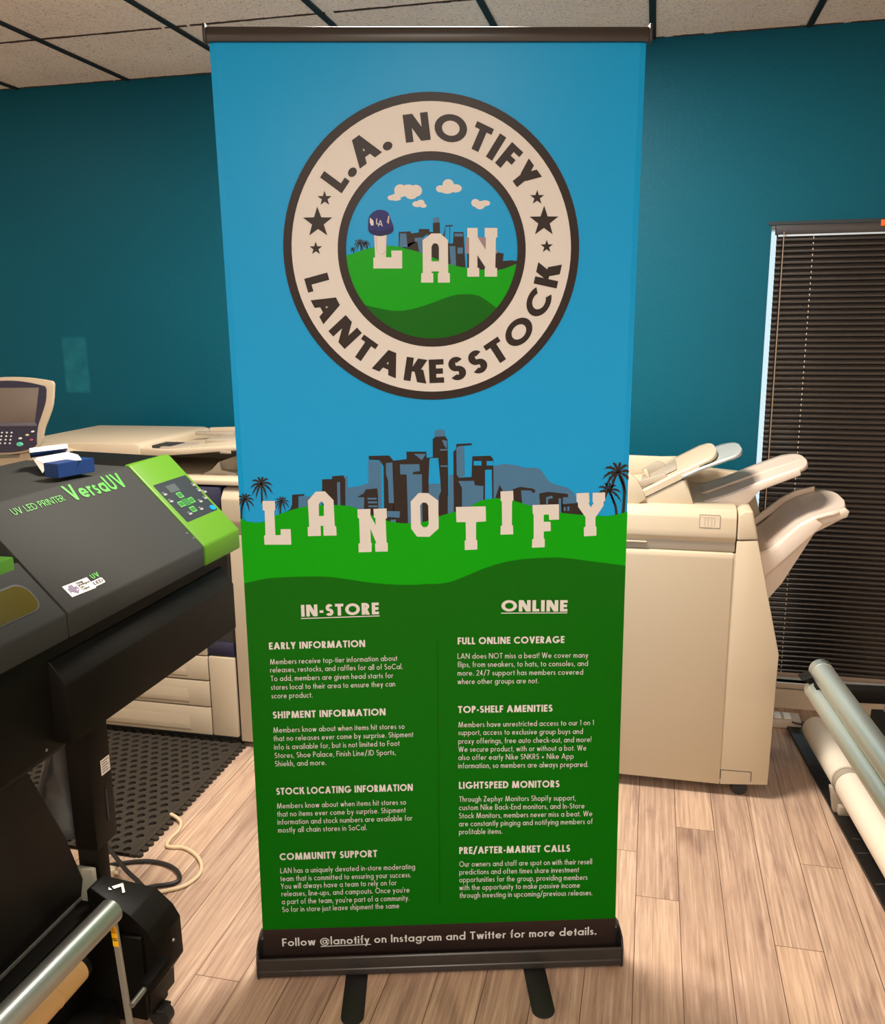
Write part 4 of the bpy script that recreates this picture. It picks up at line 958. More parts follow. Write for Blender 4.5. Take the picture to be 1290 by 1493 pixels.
# ---- take-up unit standing under the printer
tu = thing('media_take_up_unit', 'black floor unit with chamfered housing and silver tension bar under the printer', 'take-up unit', PO + PF * -.03 + PL * -.37, PROT)
TX, TY = -.03, -.37
def T(x, y, z): return (x - TX, y - TY, z)
prof = [(-.092, .10), (-.095, .345), (-.085, .354), (.008, .300), (.046, .268), (.062, .240), (.063, .150), (.036, .108), (.034, .062), (-.06, .055)]
hs = prism('housing', tu, M_BODY, [(x - TX, z) for x, z in prof], -.418 - TY, -.318 - TY, 'y', bev=.003)
for v in hs.data.vertices:            # the back left corner is cut away
    if v.co.x < -.07 - TX and v.co.y > -.34 - TY: v.co.y -= .052
bm = bmesh.new()                     # white arrow mark on the top slope
def on_top(u, v):                    # u along the printer, v down the slope
    p0 = Vector((-.085, 0, .3555)); d = Vector((.093, 0, -.054)).normalized(); n = Vector((.054, 0, .093)).normalized()
    p = p0 + d * v + n * .0012; return T(p.x, u, p.z)
for poly in ([(-.398, .034), (-.392, .030), (-.392, .040)], [(-.386, .034), (-.362, .046), (-.366, .052), (-.388, .041)], [(-.362, .046), (-.378, .064), (-.384, .061), (-.369, .046)]):
    fill(bm, [poly], on_top)
link_mesh('arrow_mark', bm, M_WLABEL, hs)
bm = bmesh.new(); p = T(.055, -.36, .205); add_cyl(bm, (.0625 - TX, -.355 - TY, .205), (.066 - TX, -.355 - TY, .205), .004, .003, 10); link_mesh('housing_screw', bm, M_STEEL, hs)
box('foot_bar', tu, M_DBODY, -.09 - TX, .03 - TX, -.40 - TY, -.34 - TY, .045, .075, bev=.004)
def caster(parent, x, y, name='caster', r=.024):
    bm = bmesh.new(); add_cyl(bm, (x, y - .012, r), (x, y + .012, r), r, None, 24); add_cyl(bm, (x, y - .014, r), (x, y + .014, r), r * .45, None, 16)
    add_box(bm, x - .016, x + .016, y - .017, y + .017, r * 1.7, .048, bev=.003)
    return link_mesh(name, bm, mat('black_rubber', (.012, .012, .012), .6), parent, smooth=40)
caster(tu, .03 - TX, -.372 - TY); caster(tu, -.06 - TX, -.372 - TY)
bar = cyl('tension_bar', tu, M_SILVER, T(.065, -.552, .42), T(.045, -1.60, .42), .0245, 36)
arm0 = pic_py(168, 1352, -.53); arm1 = pic_py(206, 1497, -.50)
bm = bmesh.new(); d_ = Vector((arm1.x - arm0.x, 0, arm1.z - arm0.z)).normalized(); pr = Vector((-d_.z, 0, d_.x)) * .0068
pts = [arm0 + pr - d_ * .02, arm0 - pr - d_ * .02, arm1 - pr, arm1 + pr]
add_prism(bm, [(v.x - TX, v.z) for v in pts], -.535 - TY, -.529 - TY, 'y', bev=.001)
link_mesh('bar_arm', bm, mat('grey_arm', srgb(150, 146, 132), .45, metal=.3), tu)
bm = bmesh.new(); m_ = pic_py(167, 1363, -.535)
wq = [m_ + d_ * t + pr * s * .95 for t, s in ((-.024, 1), (-.024, -1), (.026, -1), (.026, 1))]
f2 = lambda yy: (lambda a, b_: (a - TX, yy - TY, b_))
fill(bm, [[(v.x, v.z) for v in wq]], f2(-.5357), 0)
tc_ = m_ - d_ * .009
tri = lambda s: [(tc_.x - d_.x * s * 1.1, tc_.z - d_.z * s * 1.1), (tc_.x + d_.x * s * .7 + pr.x / .0068 * s, tc_.z + d_.z * s * .7 + pr.z / .0068 * s), (tc_.x + d_.x * s * .7 - pr.x / .0068 * s, tc_.z + d_.z * s * .7 - pr.z / .0068 * s)]
fill(bm, [tri(.0058), tri(.0038)[::-1]], f2(-.5362), 1)
for k in (-1, 1):
    c_ = m_ + d_ * .010 + pr * .35 * k; fill(bm, [ellipse(c_.x, c_.z, .0035, n=14), ellipse(c_.x, c_.z, .0018, n=14)], f2(-.5362), 2)
link_mesh('warning_sticker', bm, [mat('warning_yellow', srgb(246, 190, 20), .5), mat('warning_orange', srgb(170, 60, 10), .5), M_INK], tu)['label'] = 'yellow warning sticker'
bm = bmesh.new(); pv = pic_py(198, 1458, -.53)
add_cyl(bm, T(pv.x, -.545, pv.z), T(pv.x, -.49, pv.z), .006, None, 14)
link_mesh('pivot_bolt', bm, M_STEEL, tu, smooth=40)
box('pivot_block', tu, M_DBODY, pv.x - .012 - TX, pv.x + .012 - TX, -.50 - TY, -.42 - TY, pv.z - .014, pv.z + .014, bev=.002)
box('side_frame', tu, M_DBODY, -.12 - TX, .035 - TX, -.432 - TY, -.421 - TY, .06, .26, bev=.002)
box('base_panel', tu, M_DBODY, -.17 - TX, -.10 - TX, -1.62 - TY, -.362 - TY, .03, .290, bev=.003)
box('base_panel', tu, M_DBODY, -.10 - TX, -.03 - TX, -1.62 - TY, -.435 - TY, .012, .10, bev=.003)
# cardboard core behind the tension bar
c0 = pic_pz(112, 1414, .31); c1 = pic_pz(62, 1470, .31)
core = thing('cardboard_core', 'tan cardboard roll core lying below the silver tension bar', 'tube', PO + PF * c0.x + PL * c0.y + Vector((0, 0, .31)), PROT)
bm = bmesh.new(); add_cyl(bm, (0, .0, 0), (0, -.9, 0), .026, None, 28)
add_cyl(bm, (0, -.07, 0), (0, -.074, 0), .0268, None, 28)
link_mesh('core_tube', bm, mat('tan_card', srgb(198, 160, 104), .8), core, smooth=40)
cyl('core_plug', core, M_DBODY, (0, .014, 0), (0, -.02, 0), .024, 20)
# grey plastic bag hanging in the shadow behind the post
b0 = pic_px(84, 1170, -.24)
bag = bmesh.new(); rnd = random.Random(4); gx, gz = 10, 12; vv = []
for i in range(gx + 1):
    for j in range(gz + 1):
        u, v = i / gx - .5, j / gz
        vv.append(bag.verts.new((.03 * math.sin(u * 9 + v * 3) * (.3 + v) + rnd.uniform(-.006, .006), u * (.12 + .10 * v), -v * .32 + rnd.uniform(-.004, .004))))
for i in range(gx):
    for j in range(gz): bag.faces.new((vv[i * (gz + 1) + j], vv[(i + 1) * (gz + 1) + j], vv[(i + 1) * (gz + 1) + j + 1], vv[i * (gz + 1) + j + 1]))
bg = link_mesh('plastic_bag', bag, mat('grey_film', srgb(84, 90, 92), .35), None, smooth=80)
md = bg.modifiers.new('t', 'SOLIDIFY'); md.thickness = .012
tag(bg, 'grey plastic bag hanging in shadow behind the printer post', 'bag'); bg.location = PO + PF * -.20 + PL * b0.y + Vector((0, 0, .735)); bg.rotation_euler = (0, 0, PROT)

# ---- open carton on the printer
def q3(px, py, y): v = pic_py(px, py, y); return v
bx0, bx1 = pic_pz(85, 698, 1.198), pic_pz(139, 688, 1.198)
ct = thing('open_carton', 'small blue carton with white inside lying open on the printer top', 'box', PO + PF * -.245 + PL * -.15 + Vector((0, 0, 1.1985)), PROT)
M_BLUE = mat('blue_card', srgb(14, 50, 104), .4); M_WCARD = mat('white_card', srgb(236, 232, 226), .6)
dirv = (bx1 - bx0); L_ = math.hypot(dirv.x, dirv.y); yaw = math.atan2(dirv.y, dirv.x)
def CT(a, d, z):                     # a along the carton, d away from the camera
    x = bx0.x + math.cos(yaw) * a - math.sin(yaw) * d; y = bx0.y + math.sin(yaw) * a + math.cos(yaw) * d
    return (x + .245, y + .15, z)
def ct_box(name, m, a0, a1, d0, d1, z0, z1, parent=ct):
    bm = bmesh.new(); v = [bm.verts.new(CT(a, d, z)) for z in (z0, z1) for a, d in ((a0, d0), (a1, d0), (a1, d1), (a0, d1))]
    for f in ((0, 3, 2, 1), (4, 5, 6, 7), (0, 1, 5, 4), (1, 2, 6, 5), (2, 3, 7, 6), (3, 0, 4, 7)): bm.faces.new([v[i] for i in f])
    es = list(bm.edges); bmesh.ops.bevel(bm, geom=es, offset=.0012, segments=2, affect='EDGES'); return link_mesh(name, bm, m, parent)
ct_box('base_tray', M_BLUE, 0, L_, 0, .045, 0, .031)
def ct_poly(name, pts, m, parent=ct, th=.0016):
    bm = bmesh.new(); bm.faces.new([bm.verts.new(CT(*p)) for p in pts]); bm.normal_update()
    r = bmesh.ops.extrude_face_region(bm, geom=list(bm.faces)); vs = [e for e in r['geom'] if isinstance(e, bmesh.types.BMVert)]
    bmesh.ops.translate(bm, vec=(0, 0, th), verts=vs); bmesh.ops.recalc_face_normals(bm, faces=bm.faces); return link_mesh(name, bm, m, parent)
def cz(px, py, z): v = pic_pz(px, py, 1.1985 + z); return (v.x + .245, v.y + .15, z)
def ct_pic(name, pts, m, th=.0016):
    bm = bmesh.new(); bm.faces.new([bm.verts.new(cz(*p)) for p in pts])
    r = bmesh.ops.extrude_face_region(bm, geom=list(bm.faces)); vs = [e for e in r['geom'] if isinstance(e, bmesh.types.BMVert)]
    bmesh.ops.translate(bm, vec=(0, 0, th), verts=vs); bmesh.ops.recalc_face_normals(bm, faces=bm.faces); return link_mesh(name, bm, m, ct)
ct_pic('inner_flap', [(68, 679, .016), (119, 671, .032), (114, 664, .034), (99, 660, .030), (47, 668, .024)], M_WCARD)
ct_pic('side_flap', [(47, 668, .024), (62, 690, .001), (69, 679, .016), (56, 667, .026)], M_WCARD)
ct_pic('side_flap', [(95, 662, .022), (99, 655, .03), (103, 663, .03), (100, 668, .022)], M_WCARD)
bm = bmesh.new()
A = [cz(45, 668, .022), cz(95, 662, .022), cz(99, 653.5, .040), cz(43.5, 660, .040)]
B3 = [(p[0] - .02, p[1] + .022, p[2] + .002) for p in A]
va = [bm.verts.new(p) for p in A]; vb = [bm.verts.new(p) for p in B3]
bm.faces.new(va); bm.faces.new(vb[::-1])
for i in range(4): bm.faces.new((va[i], vb[i], vb[(i + 1) % 4], va[(i + 1) % 4]))
bmesh.ops.recalc_face_normals(bm, faces=bm.faces); bmesh.ops.bevel(bm, geom=list(bm.edges), offset=.001, segments=2, affect='EDGES')
link_mesh('lid', bm, M_BLUE, ct)
ct_pic('lid_lining', [(43.5, 660, .0405), (99, 653.5, .0405), (98, 648, .048), (43, 654.5, .048)], M_WCARD)

# ================================================================== COPIER behind the printer
M_BEIGE = mat('beige_machine_plastic', srgb(192, 176, 150), .42, spec=.3, bump=.03, bscale=1200)
M_BEIGED = mat('taupe_plastic', srgb(160, 148, 130), .5)
M_NAVYP = mat('navy_plastic', srgb(38, 38, 62), .4)
M_GAP = mat('seam_shadow_gap', (.03, .025, .02), .8)
CN = .92
cpx = thing('copier', 'big beige office copier with document feeder behind the charcoal printer', 'copier', room(-1.3, CN), ROT)
CU = -1.3
def cbox(name, m, u0, u1, n0, n1, z0, z1, parent=cpx, bev=.004): return box(name, parent, m, u0 - CU, u1 - CU, n0 - CN, n1 - CN, z0, z1, bev=bev)
def cprism_u(name, m, prof, u0, u1, parent=cpx, bev=.003): return prism(name, parent, m, [(n - CN, z) for n, z in prof], u0 - CU, u1 - CU, 'x', bev=bev)
def cprism_n(name, m, prof, n0, n1, parent=cpx, bev=.003): return prism(name, parent, m, [(u - CU, z) for u, z in prof], n0 - CN, n1 - CN, 'y', bev=bev)
cbox('body', M_GAP, -2.25, -.30, .935, 1.60, .03, .86)
cbox('plinth', mat('black_plinth', (.012, .011, .01), .6), -2.2, -.32, .955, 1.58, .0, .036)
for z0, z1 in ((.036, .1435), (.148, .246), (.251, .342)):
    zz = lambda t: z0 + (z1 - z0) * t
    d = cprism_u('drawer', M_BEIGE, [(CN, z0), (CN, z1), (.94, z1), (.94, z0)], -2.0, -1.081)
    h = cprism_u('drawer_handle', M_BEIGE, [(CN, zz(.66)), (CN - .002, zz(.66)), (CN - .011, zz(.32)), (CN - .010, zz(.16)), (CN, zz(.10))], -1.95, -1.165, parent=d, bev=.002)
    for v in h.data.vertices:
        if v.co.x > -1.2 - CU: v.co.y = -.0005 + (v.co.y + .0005) * .08
cbox('front_upper_panel', M_BEIGE, -2.25, -1.081, CN + .001, .94, .346, .86)
cprism_n('side_column', M_BEIGE, [(-1.077, .036), (-1.077, .345), (-.975, .345), (-.975, .036)], CN, .95, bev=.006)
cbox('column_cap', M_NAVYP, -1.077, -.975, CN + .004, .95, .349, .40)
cbox('dock_panel', M_BEIGE, -.966, -.31, CN + .003, .95, .022, .80)
cprism_u('toner_door', M_BEIGE, [(.93, .80), (.915, .85), (.915, .93), (.94, .962), (1.0, .97), (1.0, .80)], -.985, -.32, bev=.006)
cbox('toner_recess', M_NAVYP, -1.42, -.99, .925, 1.0, .862, .968)
# output shelf under the scanner with a curved stacking plate
cprism_u('output_shelf', M_BEIGE, [(.925, .975), (.925, .992), (.95, 1.000), (1.5, 1.000), (1.5, .97)], -1.62, -.30)
a_ = [pic_room(px, py, 1.0) for px, py in ((258, 715), (272, 703), (290, 693), (308, 685), (319, 673), (322, 686), (345, 690), (345, 716))]
cprism_n('stacking_plate', M_BEIGE, [(u, max(z, .985)) for u, z in a_], 1.0, 1.02, bev=.002)
a_ = [pic_room(px, py, 1.10) for px, py in ((322, 672), (345, 664), (345, 692), (324, 694))]
cprism_n('stacking_wall', M_BEIGE, a_, 1.10, 1.12, bev=.002)
cbox('scanner_back', M_BEIGED, -1.9, -.35, 1.35, 1.55, .99, 1.07)
# document feeder
fd = cprism_n('feeder_cover', M_BEIGE, [(-1.86, 1.064), (-1.86, 1.09), (-1.80, 1.108), (-1.32, 1.110), (-1.296, 1.104), (-1.292, 1.062)], .945, 1.46, bev=.006)
tp = cprism_n('feeder_tray', M_BEIGE, [(-1.296, 1.062), (-1.296, 1.078), (-.90, 1.108), (-.60, 1.128), (-.60, 1.112), (-.93, 1.092)], .955, 1.46, bev=.003)
cprism_n('tray_rim', M_BEIGE, [(-1.296, 1.062), (-1.296, 1.094), (-1.20, 1.092), (-.90, 1.112), (-.60, 1.130), (-.60, 1.114), (-.94, 1.094), (-1.1, 1.078)], .945, .965, parent=tp, bev=.003)
cprism_n('tray_rim', M_BEIGE, [(-1.296, 1.07), (-1.296, 1.106), (-.90, 1.122), (-.60, 1.14), (-.60, 1.118), (-.93, 1.096)], 1.455, 1.475, parent=tp, bev=.003)
cbox('paper_guide', M_BEIGED, -1.255, -1.16, 1.00, 1.13, 1.076, 1.092, parent=tp, bev=.004)
cbox('paper_guide', M_BEIGED, -1.15, -1.03, 1.14, 1.30, 1.082, 1.104, parent=tp, bev=.006)
cbox('feed_slot', M_INK, -1.300, -1.22, 1.02, 1.12, 1.080, 1.094, parent=tp, bev=.001)
cbox('guide_slide', M_BEIGED, -1.26, -1.10, 1.27, 1.30, 1.100, 1.113, parent=tp, bev=.002)
cbox('tray_stop', M_BEIGED, -.99, -.95, .943, .948, 1.083, 1.093, parent=tp, bev=.001)
# console
KN = .86
def ck(px, py): u, z = pic_room(px, py, KN); return (u - CU, z)
con = prism('console', cpx, M_BEIGE, [ck(*p) for p in curve2([(-60, 560), (-10, 551), (30, 550), (60, 553), (76, 556)], 3)] + [ck(*p) for p in curve2([(78, 560), (76, 590), (69, 612), (64, 625), (61, 640), (57, 650)], 3)] + [ck(*p) for p in curve2([(52, 655), (30, 661), (0, 663), (-60, 662)], 3)], KN - CN, KN - CN + .012, 'y', bev=.003)
bm = bmesh.new(); add_prism(bm, [ck(*p) for p in curve2([(-60, 563), (-10, 556), (20, 555), (45, 558), (66, 563)], 3)] + [ck(*p) for p in curve2([(68, 567), (67, 585), (61, 605), (56, 620), (54, 635), (54, 648)], 3)] + [ck(*p) for p in curve2([(50, 652), (30, 658), (0, 660), (-60, 659)], 3)], KN - CN - .004, KN - CN + .001, 'y', bev=.001)
link_mesh('console_face', bm, M_NAVYP, con)
prism('touch_screen', con, mat('grey_screen', srgb(108, 98, 90), .18, spec=.6), [ck(-60, 566), ck(58, 565), ck(52, 616), ck(-60, 617)], KN - CN - .0055, KN - CN - .003, 'y', bev=.0005)
prism('screen_bezel', con, mat('grey_bezel', srgb(90, 88, 100), .4), [ck(-60, 617), ck(53, 616), ck(55, 621), ck(-60, 622)], KN - CN - .0055, KN - CN - .003, 'y', bev=.0005)
for i in range(5):
    for j in range(4):
        px, py = 18.5 - 7 * i - j * .9, 630.5 + j * 5.2
        u, z = ck(px, py); cyl('key', con, mat('white_key', srgb(226, 224, 222), .4), (u, KN - CN - .004, z), (u, KN - CN - .0075, z), .0028, 10)
for px, py, r, m in ((49, 629, .0055, mat('white_key', srgb(226, 224, 222), .4)), (41, 634, .006, mat('ivory_key', srgb(214, 206, 160), .4)), (31, 639, .006, mat('white_key', srgb(226, 224, 222), .4)), (47, 641, .006, mat('rose_key', srgb(190, 80, 110), .4)), (30, 647.5, .0125, mat('mint_key', srgb(90, 200, 170), .35)), (13, 624, .004, M_INK), (35, 624, .004, M_INK)):
    u, z = ck(px, py); bm = bmesh.new(); add_cyl(bm, (0, KN - CN - .004, 0), (0, KN - CN - .008, 0), r, r * .8, 20)
    bmesh.ops.scale(bm, vec=(1.1, 1, .62), verts=bm.verts); bmesh.ops.translate(bm, vec=(u, 0, z), verts=bm.verts); link_mesh('function_key', bm, m, con, smooth=40)
a_ = [ck(*p) for p in ((-60, 672), (22, 668), (24, 655), (44, 650), (60, 652), (100, 664), (100, 682), (24, 685), (-60, 694))]
prism('console_arm', cpx, M_BEIGE, a_, KN - CN + .02, KN - CN + .16, 'y', bev=.004)

# ================================================================== FINISHER on the right
FN = .935; FU = .45
fi = thing('copier_finisher', 'tall beige copier finisher with two output trays beside the black blind', 'copier', room(FU, FN), ROT)
def fbox(name, m, u0, u1, n0, n1, z0, z1, parent=fi, bev=.004): return box(name, parent, m, u0 - FU, u1 - FU, n0 - FN, n1 - FN, z0, z1, bev=bev)
def fprism_u(name, m, prof, u0, u1, parent=fi, bev=.004): return prism(name, parent, m, [(n - FN, z) for n, z in prof], u0 - FU, u1 - FU, 'x', bev=bev)
def fprism_n(name, m, prof, n0, n1, parent=fi, bev=.004, seg=2): return prism(name, parent, m, [(u - FU, z) for u, z in prof], n0 - FN, n1 - FN, 'y', bev=bev, seg=seg)
UL = -.26
fbox('body', M_BEIGED, UL, .70, .956, 1.50, .045, .90)
fprism_u('front_door', M_BEIGE, [(FN, .040), (FN, .800), (FN + .004, .814), (.955, .816), (.955, .040)], UL, .7112, bev=.004)
fbox('seam_filler', M_BEIGE, .69, .735, FN + .004, .962, .045, .812, bev=0)
fbox('handle_recess', M_BEIGED, UL, .715, .946, .96, .816, .85)
lip = [(UL, .832), (.37, .832), (.40, .838), (.45, .838), (.45, .842), (UL, .842)]
fprism_n('handle_lip', M_BEIGE, lip, .934, .95, bev=.001)
fprism_u('top_cover', M_BEIGE, [(.950, .842), (FN, .862), (FN, .878), (FN + .006, .925), (FN + .022, .946), (FN + .06, .952), (1.5, .952), (1.5, .842)], UL, .7155, bev=.004)
fprism_n('corner_panel', M_BEIGE, [(.7185, .854), (.779, .858), (.863, .498), (.858, .054), (.7122, .040)], FN + .001, 1.48, bev=.003)
fprism_n('corner_cap', M_BEIGE, [(.7185, .857), (.7195, .936), (.735, .950), (.760, .950), (.780, .862)], FN, 1.48, bev=.006, seg=3)
bm = bmesh.new()                     # thin outline of the latch flap
a_, b_, c_, d_ = (.712, .092), (.806, .094), (.806, .060), (.712, .060)
for p, r in ((a_, b_), (b_, c_), (a_, d_)):
    L = math.hypot(r[0] - p[0], r[1] - p[1]); ux, uy = -(r[1] - p[1]) / L * .0011, (r[0] - p[0]) / L * .0011
    fill(bm, [[(p[0] + ux, p[1] + uy), (r[0] + ux, r[1] + uy), (r[0] - ux, r[1] - uy), (p[0] - ux, p[1] - uy)]], lambda u, z: (u - FU, .0004, z))
link_mesh('latch_flap', bm, M_GAP, fi)
# instruction plate on the top cover
pl = [pic_room(*p, FN + .006) for p in ((1020, 750), (1050.5, 750.5), (1050.5, 770), (1020, 769))]
u0, u1, z0, z1 = pl[0][0], pl[1][0], pl[2][1], pl[0][1]
def cover_y(z): return (.0 + .006 * (z - .878) / .047) - .0008
bm = bmesh.new(); fm = lambda e: (lambda u, z: (u - FU, cover_y(z) - e, z))
fill(bm, [[(u0, z0), (u1, z0), (u1, z1), (u0, z1)], [(u0 + .0014, z0 + .0014), (u1 - .0014, z0 + .0014), (u1 - .0014, z1 - .0014), (u0 + .0014, z1 - .0014)]], fm(.0006), 0)
fill(bm, [[(u0, z0), (u1, z0), (u1, z1), (u0, z1)]], fm(.0002), 1)
for x0, x1, y0, y1 in ((.25, .28, .1, .78), (.40, .43, .1, .78), (.58, .61, .1, .78), (.72, .75, .1, .78), (.25, .75, .76, .79), (.12, .16, .80, .84), (.86, .9, .7, .74)):
    fill(bm, [[(u0 + (u1 - u0) * a, z0 + (z1 - z0) * b2) for a, b2 in ((x0, y0), (x1, y0), (x1, y1), (x0, y1))]], fm(.0006), 2)
link_mesh('instruction_plate', bm, [mat('plate_outline', srgb(120, 110, 98), .5), M_BEIGE, mat('plate_lines', srgb(160, 150, 136), .5)], fi)
for u, n in ((.775, .968), (.30, .968), (.775, 1.42), (.30, 1.42)):
    bm = bmesh.new(); add_cyl(bm, (u - FU, n - FN - .014, .024), (u - FU, n - FN + .014, .024), .024, None, 24); add_box(bm, u - FU - .02, u - FU + .02, n - FN - .02, n - FN + .02, .04, .056, bev=.002)
    link_mesh('caster', bm, mat('black_rubber', (.012, .012, .012), .6), fi, smooth=40)
# insert feeder on top
fprism_n('insert_base', M_BEIGE, [(.403, .948), (.545, 1.026), (.562, 1.028), (.590, .948)], 1.001, 1.38, bev=.002)
M_TRAY = mat('pinkish_tray_plastic', srgb(206, 190, 174), .45)
def tray(name, top, th, n0, n1, rim, tipr, parent=fi, m=None, sub=5, kmin=.3, smooth=35):
    pts = curve2(top, sub) if sub > 1 else top; bm = bmesh.new(); N = 12; rows = []
    if sub == 1:
        q_ = []
        for p, r in zip(pts, pts[1:]): q_ += [(p[0] + (r[0] - p[0]) * i / 6, p[1] + (r[1] - p[1]) * i / 6) for i in range(6)]
        a_, b_ = pts[-2], pts[-1]
        q_ = q_[:-6] + [(a_[0] + (b_[0] - a_[0]) * math.sin(math.pi / 2 * i / 22), a_[1] + (b_[1] - a_[1]) * math.sin(math.pi / 2 * i / 22)) for i in range(22)]
        pts = q_ + [pts[-1]]
    for i, (u, z) in enumerate(pts):
        du = pts[-1][0] - u; k = 1.0 if du > tipr else max(.0, 1 - ((tipr - du) / tipr) ** 2.6) ** (1 / 2.6); k = max(k, kmin)
        c = (n0 + n1) / 2; h = (n1 - n0) / 2 * k; row = []
        for j in range(N + 1):
            t = -1 + 2 * j / N; row.append(bm.verts.new((u - FU, c + h * t - FN, z + rim * min(1.0, (du / tipr) ** 2) * max(0, abs(t) - .72) / .28)))
        rows.append(row)
    for a, c in zip(rows, rows[1:]):
        for j in range(N): bm.faces.new((a[j], c[j], c[j + 1], a[j + 1]))
    bmesh.ops.recalc_face_normals(bm, faces=bm.faces)
    if sum(f.normal.z for f in bm.faces) < 0: bmesh.ops.reverse_faces(bm, faces=bm.faces)
    o = link_mesh(name, bm, m or M_TRAY, parent, smooth=smooth)
    md = o.modifiers.new('t', 'SOLIDIFY'); md.thickness = th; md.offset = -1
    return o
it = tray('insert_tray', [(.30, .972), (.43, .985), (.55, 1.052), (.655, 1.110)], .012, 1.005, 1.34, .004, .04, m=M_BEIGE, sub=1)
a_ = [pic_room(*p, .995) for p in ((900, 690), (917, 690), (929, 699), (937, 715), (942, 727), (924, 738), (900, 738))]
fprism_n('insert_cheek', M_BEIGE, a_, .985, 1.01, parent=it, bev=.004)
bm = bmesh.new(); lo_ = [(.30, .950), (.408, .952), (.43, .9645), (.545, 1.029), (.600, 1.066)]; hi_ = [(.30, .974), (.408, .983), (.43, .986), (.545, 1.050), (.600, 1.080)]
for k in range(4): add_prism(bm, [(lo_[k][0] - FU, lo_[k][1]), (lo_[k + 1][0] - FU, lo_[k + 1][1]), (hi_[k + 1][0] - FU, hi_[k + 1][1]), (hi_[k][0] - FU, hi_[k][1])], 1.0 - FN, 1.02 - FN, 'y')
link_mesh('insert_side', bm, M_BEIGE, it)
bm = bmesh.new(); sl = [(.30, .949), (.408, .9505), (.545, 1.0275), (.601, 1.0645)]
for p, r in zip(sl, sl[1:]): add_prism(bm, [(p[0] - FU, p[1] - .0012), (r[0] - FU, r[1] - .0012), (r[0] - FU, r[1] + .0012), (p[0] - FU, p[1] + .0012)], .9985 - FN, 1.012 - FN, 'y')
link_mesh('insert_seam', bm, M_GAP, it)
fprism_n('insert_back_wall', M_BEIGE, [(.25, .95), (.25, 1.052), (.49, 1.048), (.55, 1.05), (.60, 1.06), (.55, 1.0), (.45, .95)], 1.34, 1.36, parent=it, bev=.003)
M_SMOKE = mat('smoked_clear_plastic', srgb(170, 173, 168), .25, spec=.5)
tray('tray_extension', [(.548, 1.040), (.60, 1.066), (.73, 1.120)], .010, .985, 1.29, .004, .05, parent=it, m=M_SMOKE, sub=1)
gb = lambda name, m, px, n: fprism_n(name, m, [pic_room(*p, n) for p in px], n, n + .02, parent=it, bev=.002)
fprism_n('guide_well', M_BEIGED, [(.425, .985), (.445, .996), (.535, 1.046), (.535, 1.049), (.425, .989)], 1.09, 1.29, parent=it, bev=.001)
gb('paper_guide', M_BEIGED, [(931, 702), (970, 690), (974, 698), (934, 710)], 1.05)
gb('paper_guide', M_BEIGED, [(934, 685), (958, 673), (968, 676), (972, 684), (948, 693)], 1.24)
gb('guide_bridge', M_BEIGE, [(938, 686), (943, 684), (948, 697), (943, 699)], 1.15)
# rear upright
fprism_n('rear_upright', M_BEIGE, [(UL, 1.0), (.50, 1.012), (.788, .985), (.800, .97), (.852, .79), (.86, .40), (UL, .40)], 1.40, 1.46, bev=.004)
# trays
t1 = tray('upper_tray', [(.585, .934), (.70, .975), (.80, 1.022), (.935, 1.078)], .012, 1.05, 1.35, .006, .05, sub=1)
fprism_n('tray_side', M_TRAY, [(.62, .930), (.745, .942), (.765, .962), (.785, .992), (.905, 1.046), (.90, 1.066), (.80, 1.024), (.70, .978), (.60, .942)], 1.044, 1.058, parent=t1, bev=.003)
fprism_n('tray_rib', M_TRAY, [(.62, .944), (.80, 1.018), (.92, 1.068), (.92, 1.074), (.80, 1.028), (.62, .952)], 1.19, 1.21, parent=t1, bev=.002)
t2 = tray('lower_tray', [(.785, .792), (.83, .815), (.905, .893), (.945, .918), (1.05, .957)], .012, 1.00, 1.36, .008, .07, sub=1)
fprism_n('tray_side', M_TRAY, [(.785, .70), (.785, .796), (.835, .818), (.865, .852), (.905, .896), (.945, .922), (.97, .905), (.955, .882)], .996, 1.03, parent=t2, bev=.003)
fprism_n('tray_lip', M_TRAY, [(.945, .920), (.968, .898), (1.04, .925), (1.046, .944), (1.035, .952)], 1.012, 1.05, parent=t2, bev=.003)
fprism_n('tray_wall', M_TRAY, [(.80, .80), (.905, .893), (.945, .918), (1.0, .938), (1.0, .958), (.94, .942), (.895, .915), (.80, .83)], 1.345, 1.36, parent=t2, bev=.003)
fprism_n('tray_underside', M_TRAY, [(.80, .60), (.785, .78), (.945, .905), (1.03, .935), (1.035, .918), (.955, .868), (.87, .70)], 1.03, 1.30, parent=t2, bev=.004)

# ================================================================== FLOOR THINGS ON THE LEFT
mt = bmesh.new(); pit = .040; hr = .0125; MU1, MN0, MN1 = -.955, .22, .935
def hole_cell(bm, cu, cn, z):
    sq = []; ci = []; lo = []
    for k in range(12):
        t = 2 * math.pi * k / 12 + math.pi / 4; c, s = math.cos(t), math.sin(t); q = max(abs(c), abs(s))
        sq.append((cu + c / q * pit / 2, cn + s / q * pit * .433)); ci.append((cu + c * hr, cn + s * hr))
    A = [bm.verts.new((x, y, z - .0012)) for x, y in sq]; R0 = [bm.verts.new((cu + (x - cu) * 1.32, cn + (y - cn) * 1.32, z - .0012)) for x, y in ci]
    R1 = [bm.verts.new((cu + (x - cu) * 1.16, cn + (y - cn) * 1.16, z)) for x, y in ci]; B = [bm.verts.new((x, y, z - .001)) for x, y in ci]; C_ = [bm.verts.new((x, y, .0015)) for x, y in ci]
    for P, Q in ((A, R0), (R0, R1), (R1, B), (B, C_)):
        for k in range(12): bm.faces.new((P[k], P[(k + 1) % 12], Q[(k + 1) % 12], Q[k]))
    bm.faces.new(C_)
j = 0; n = MN0 + .02
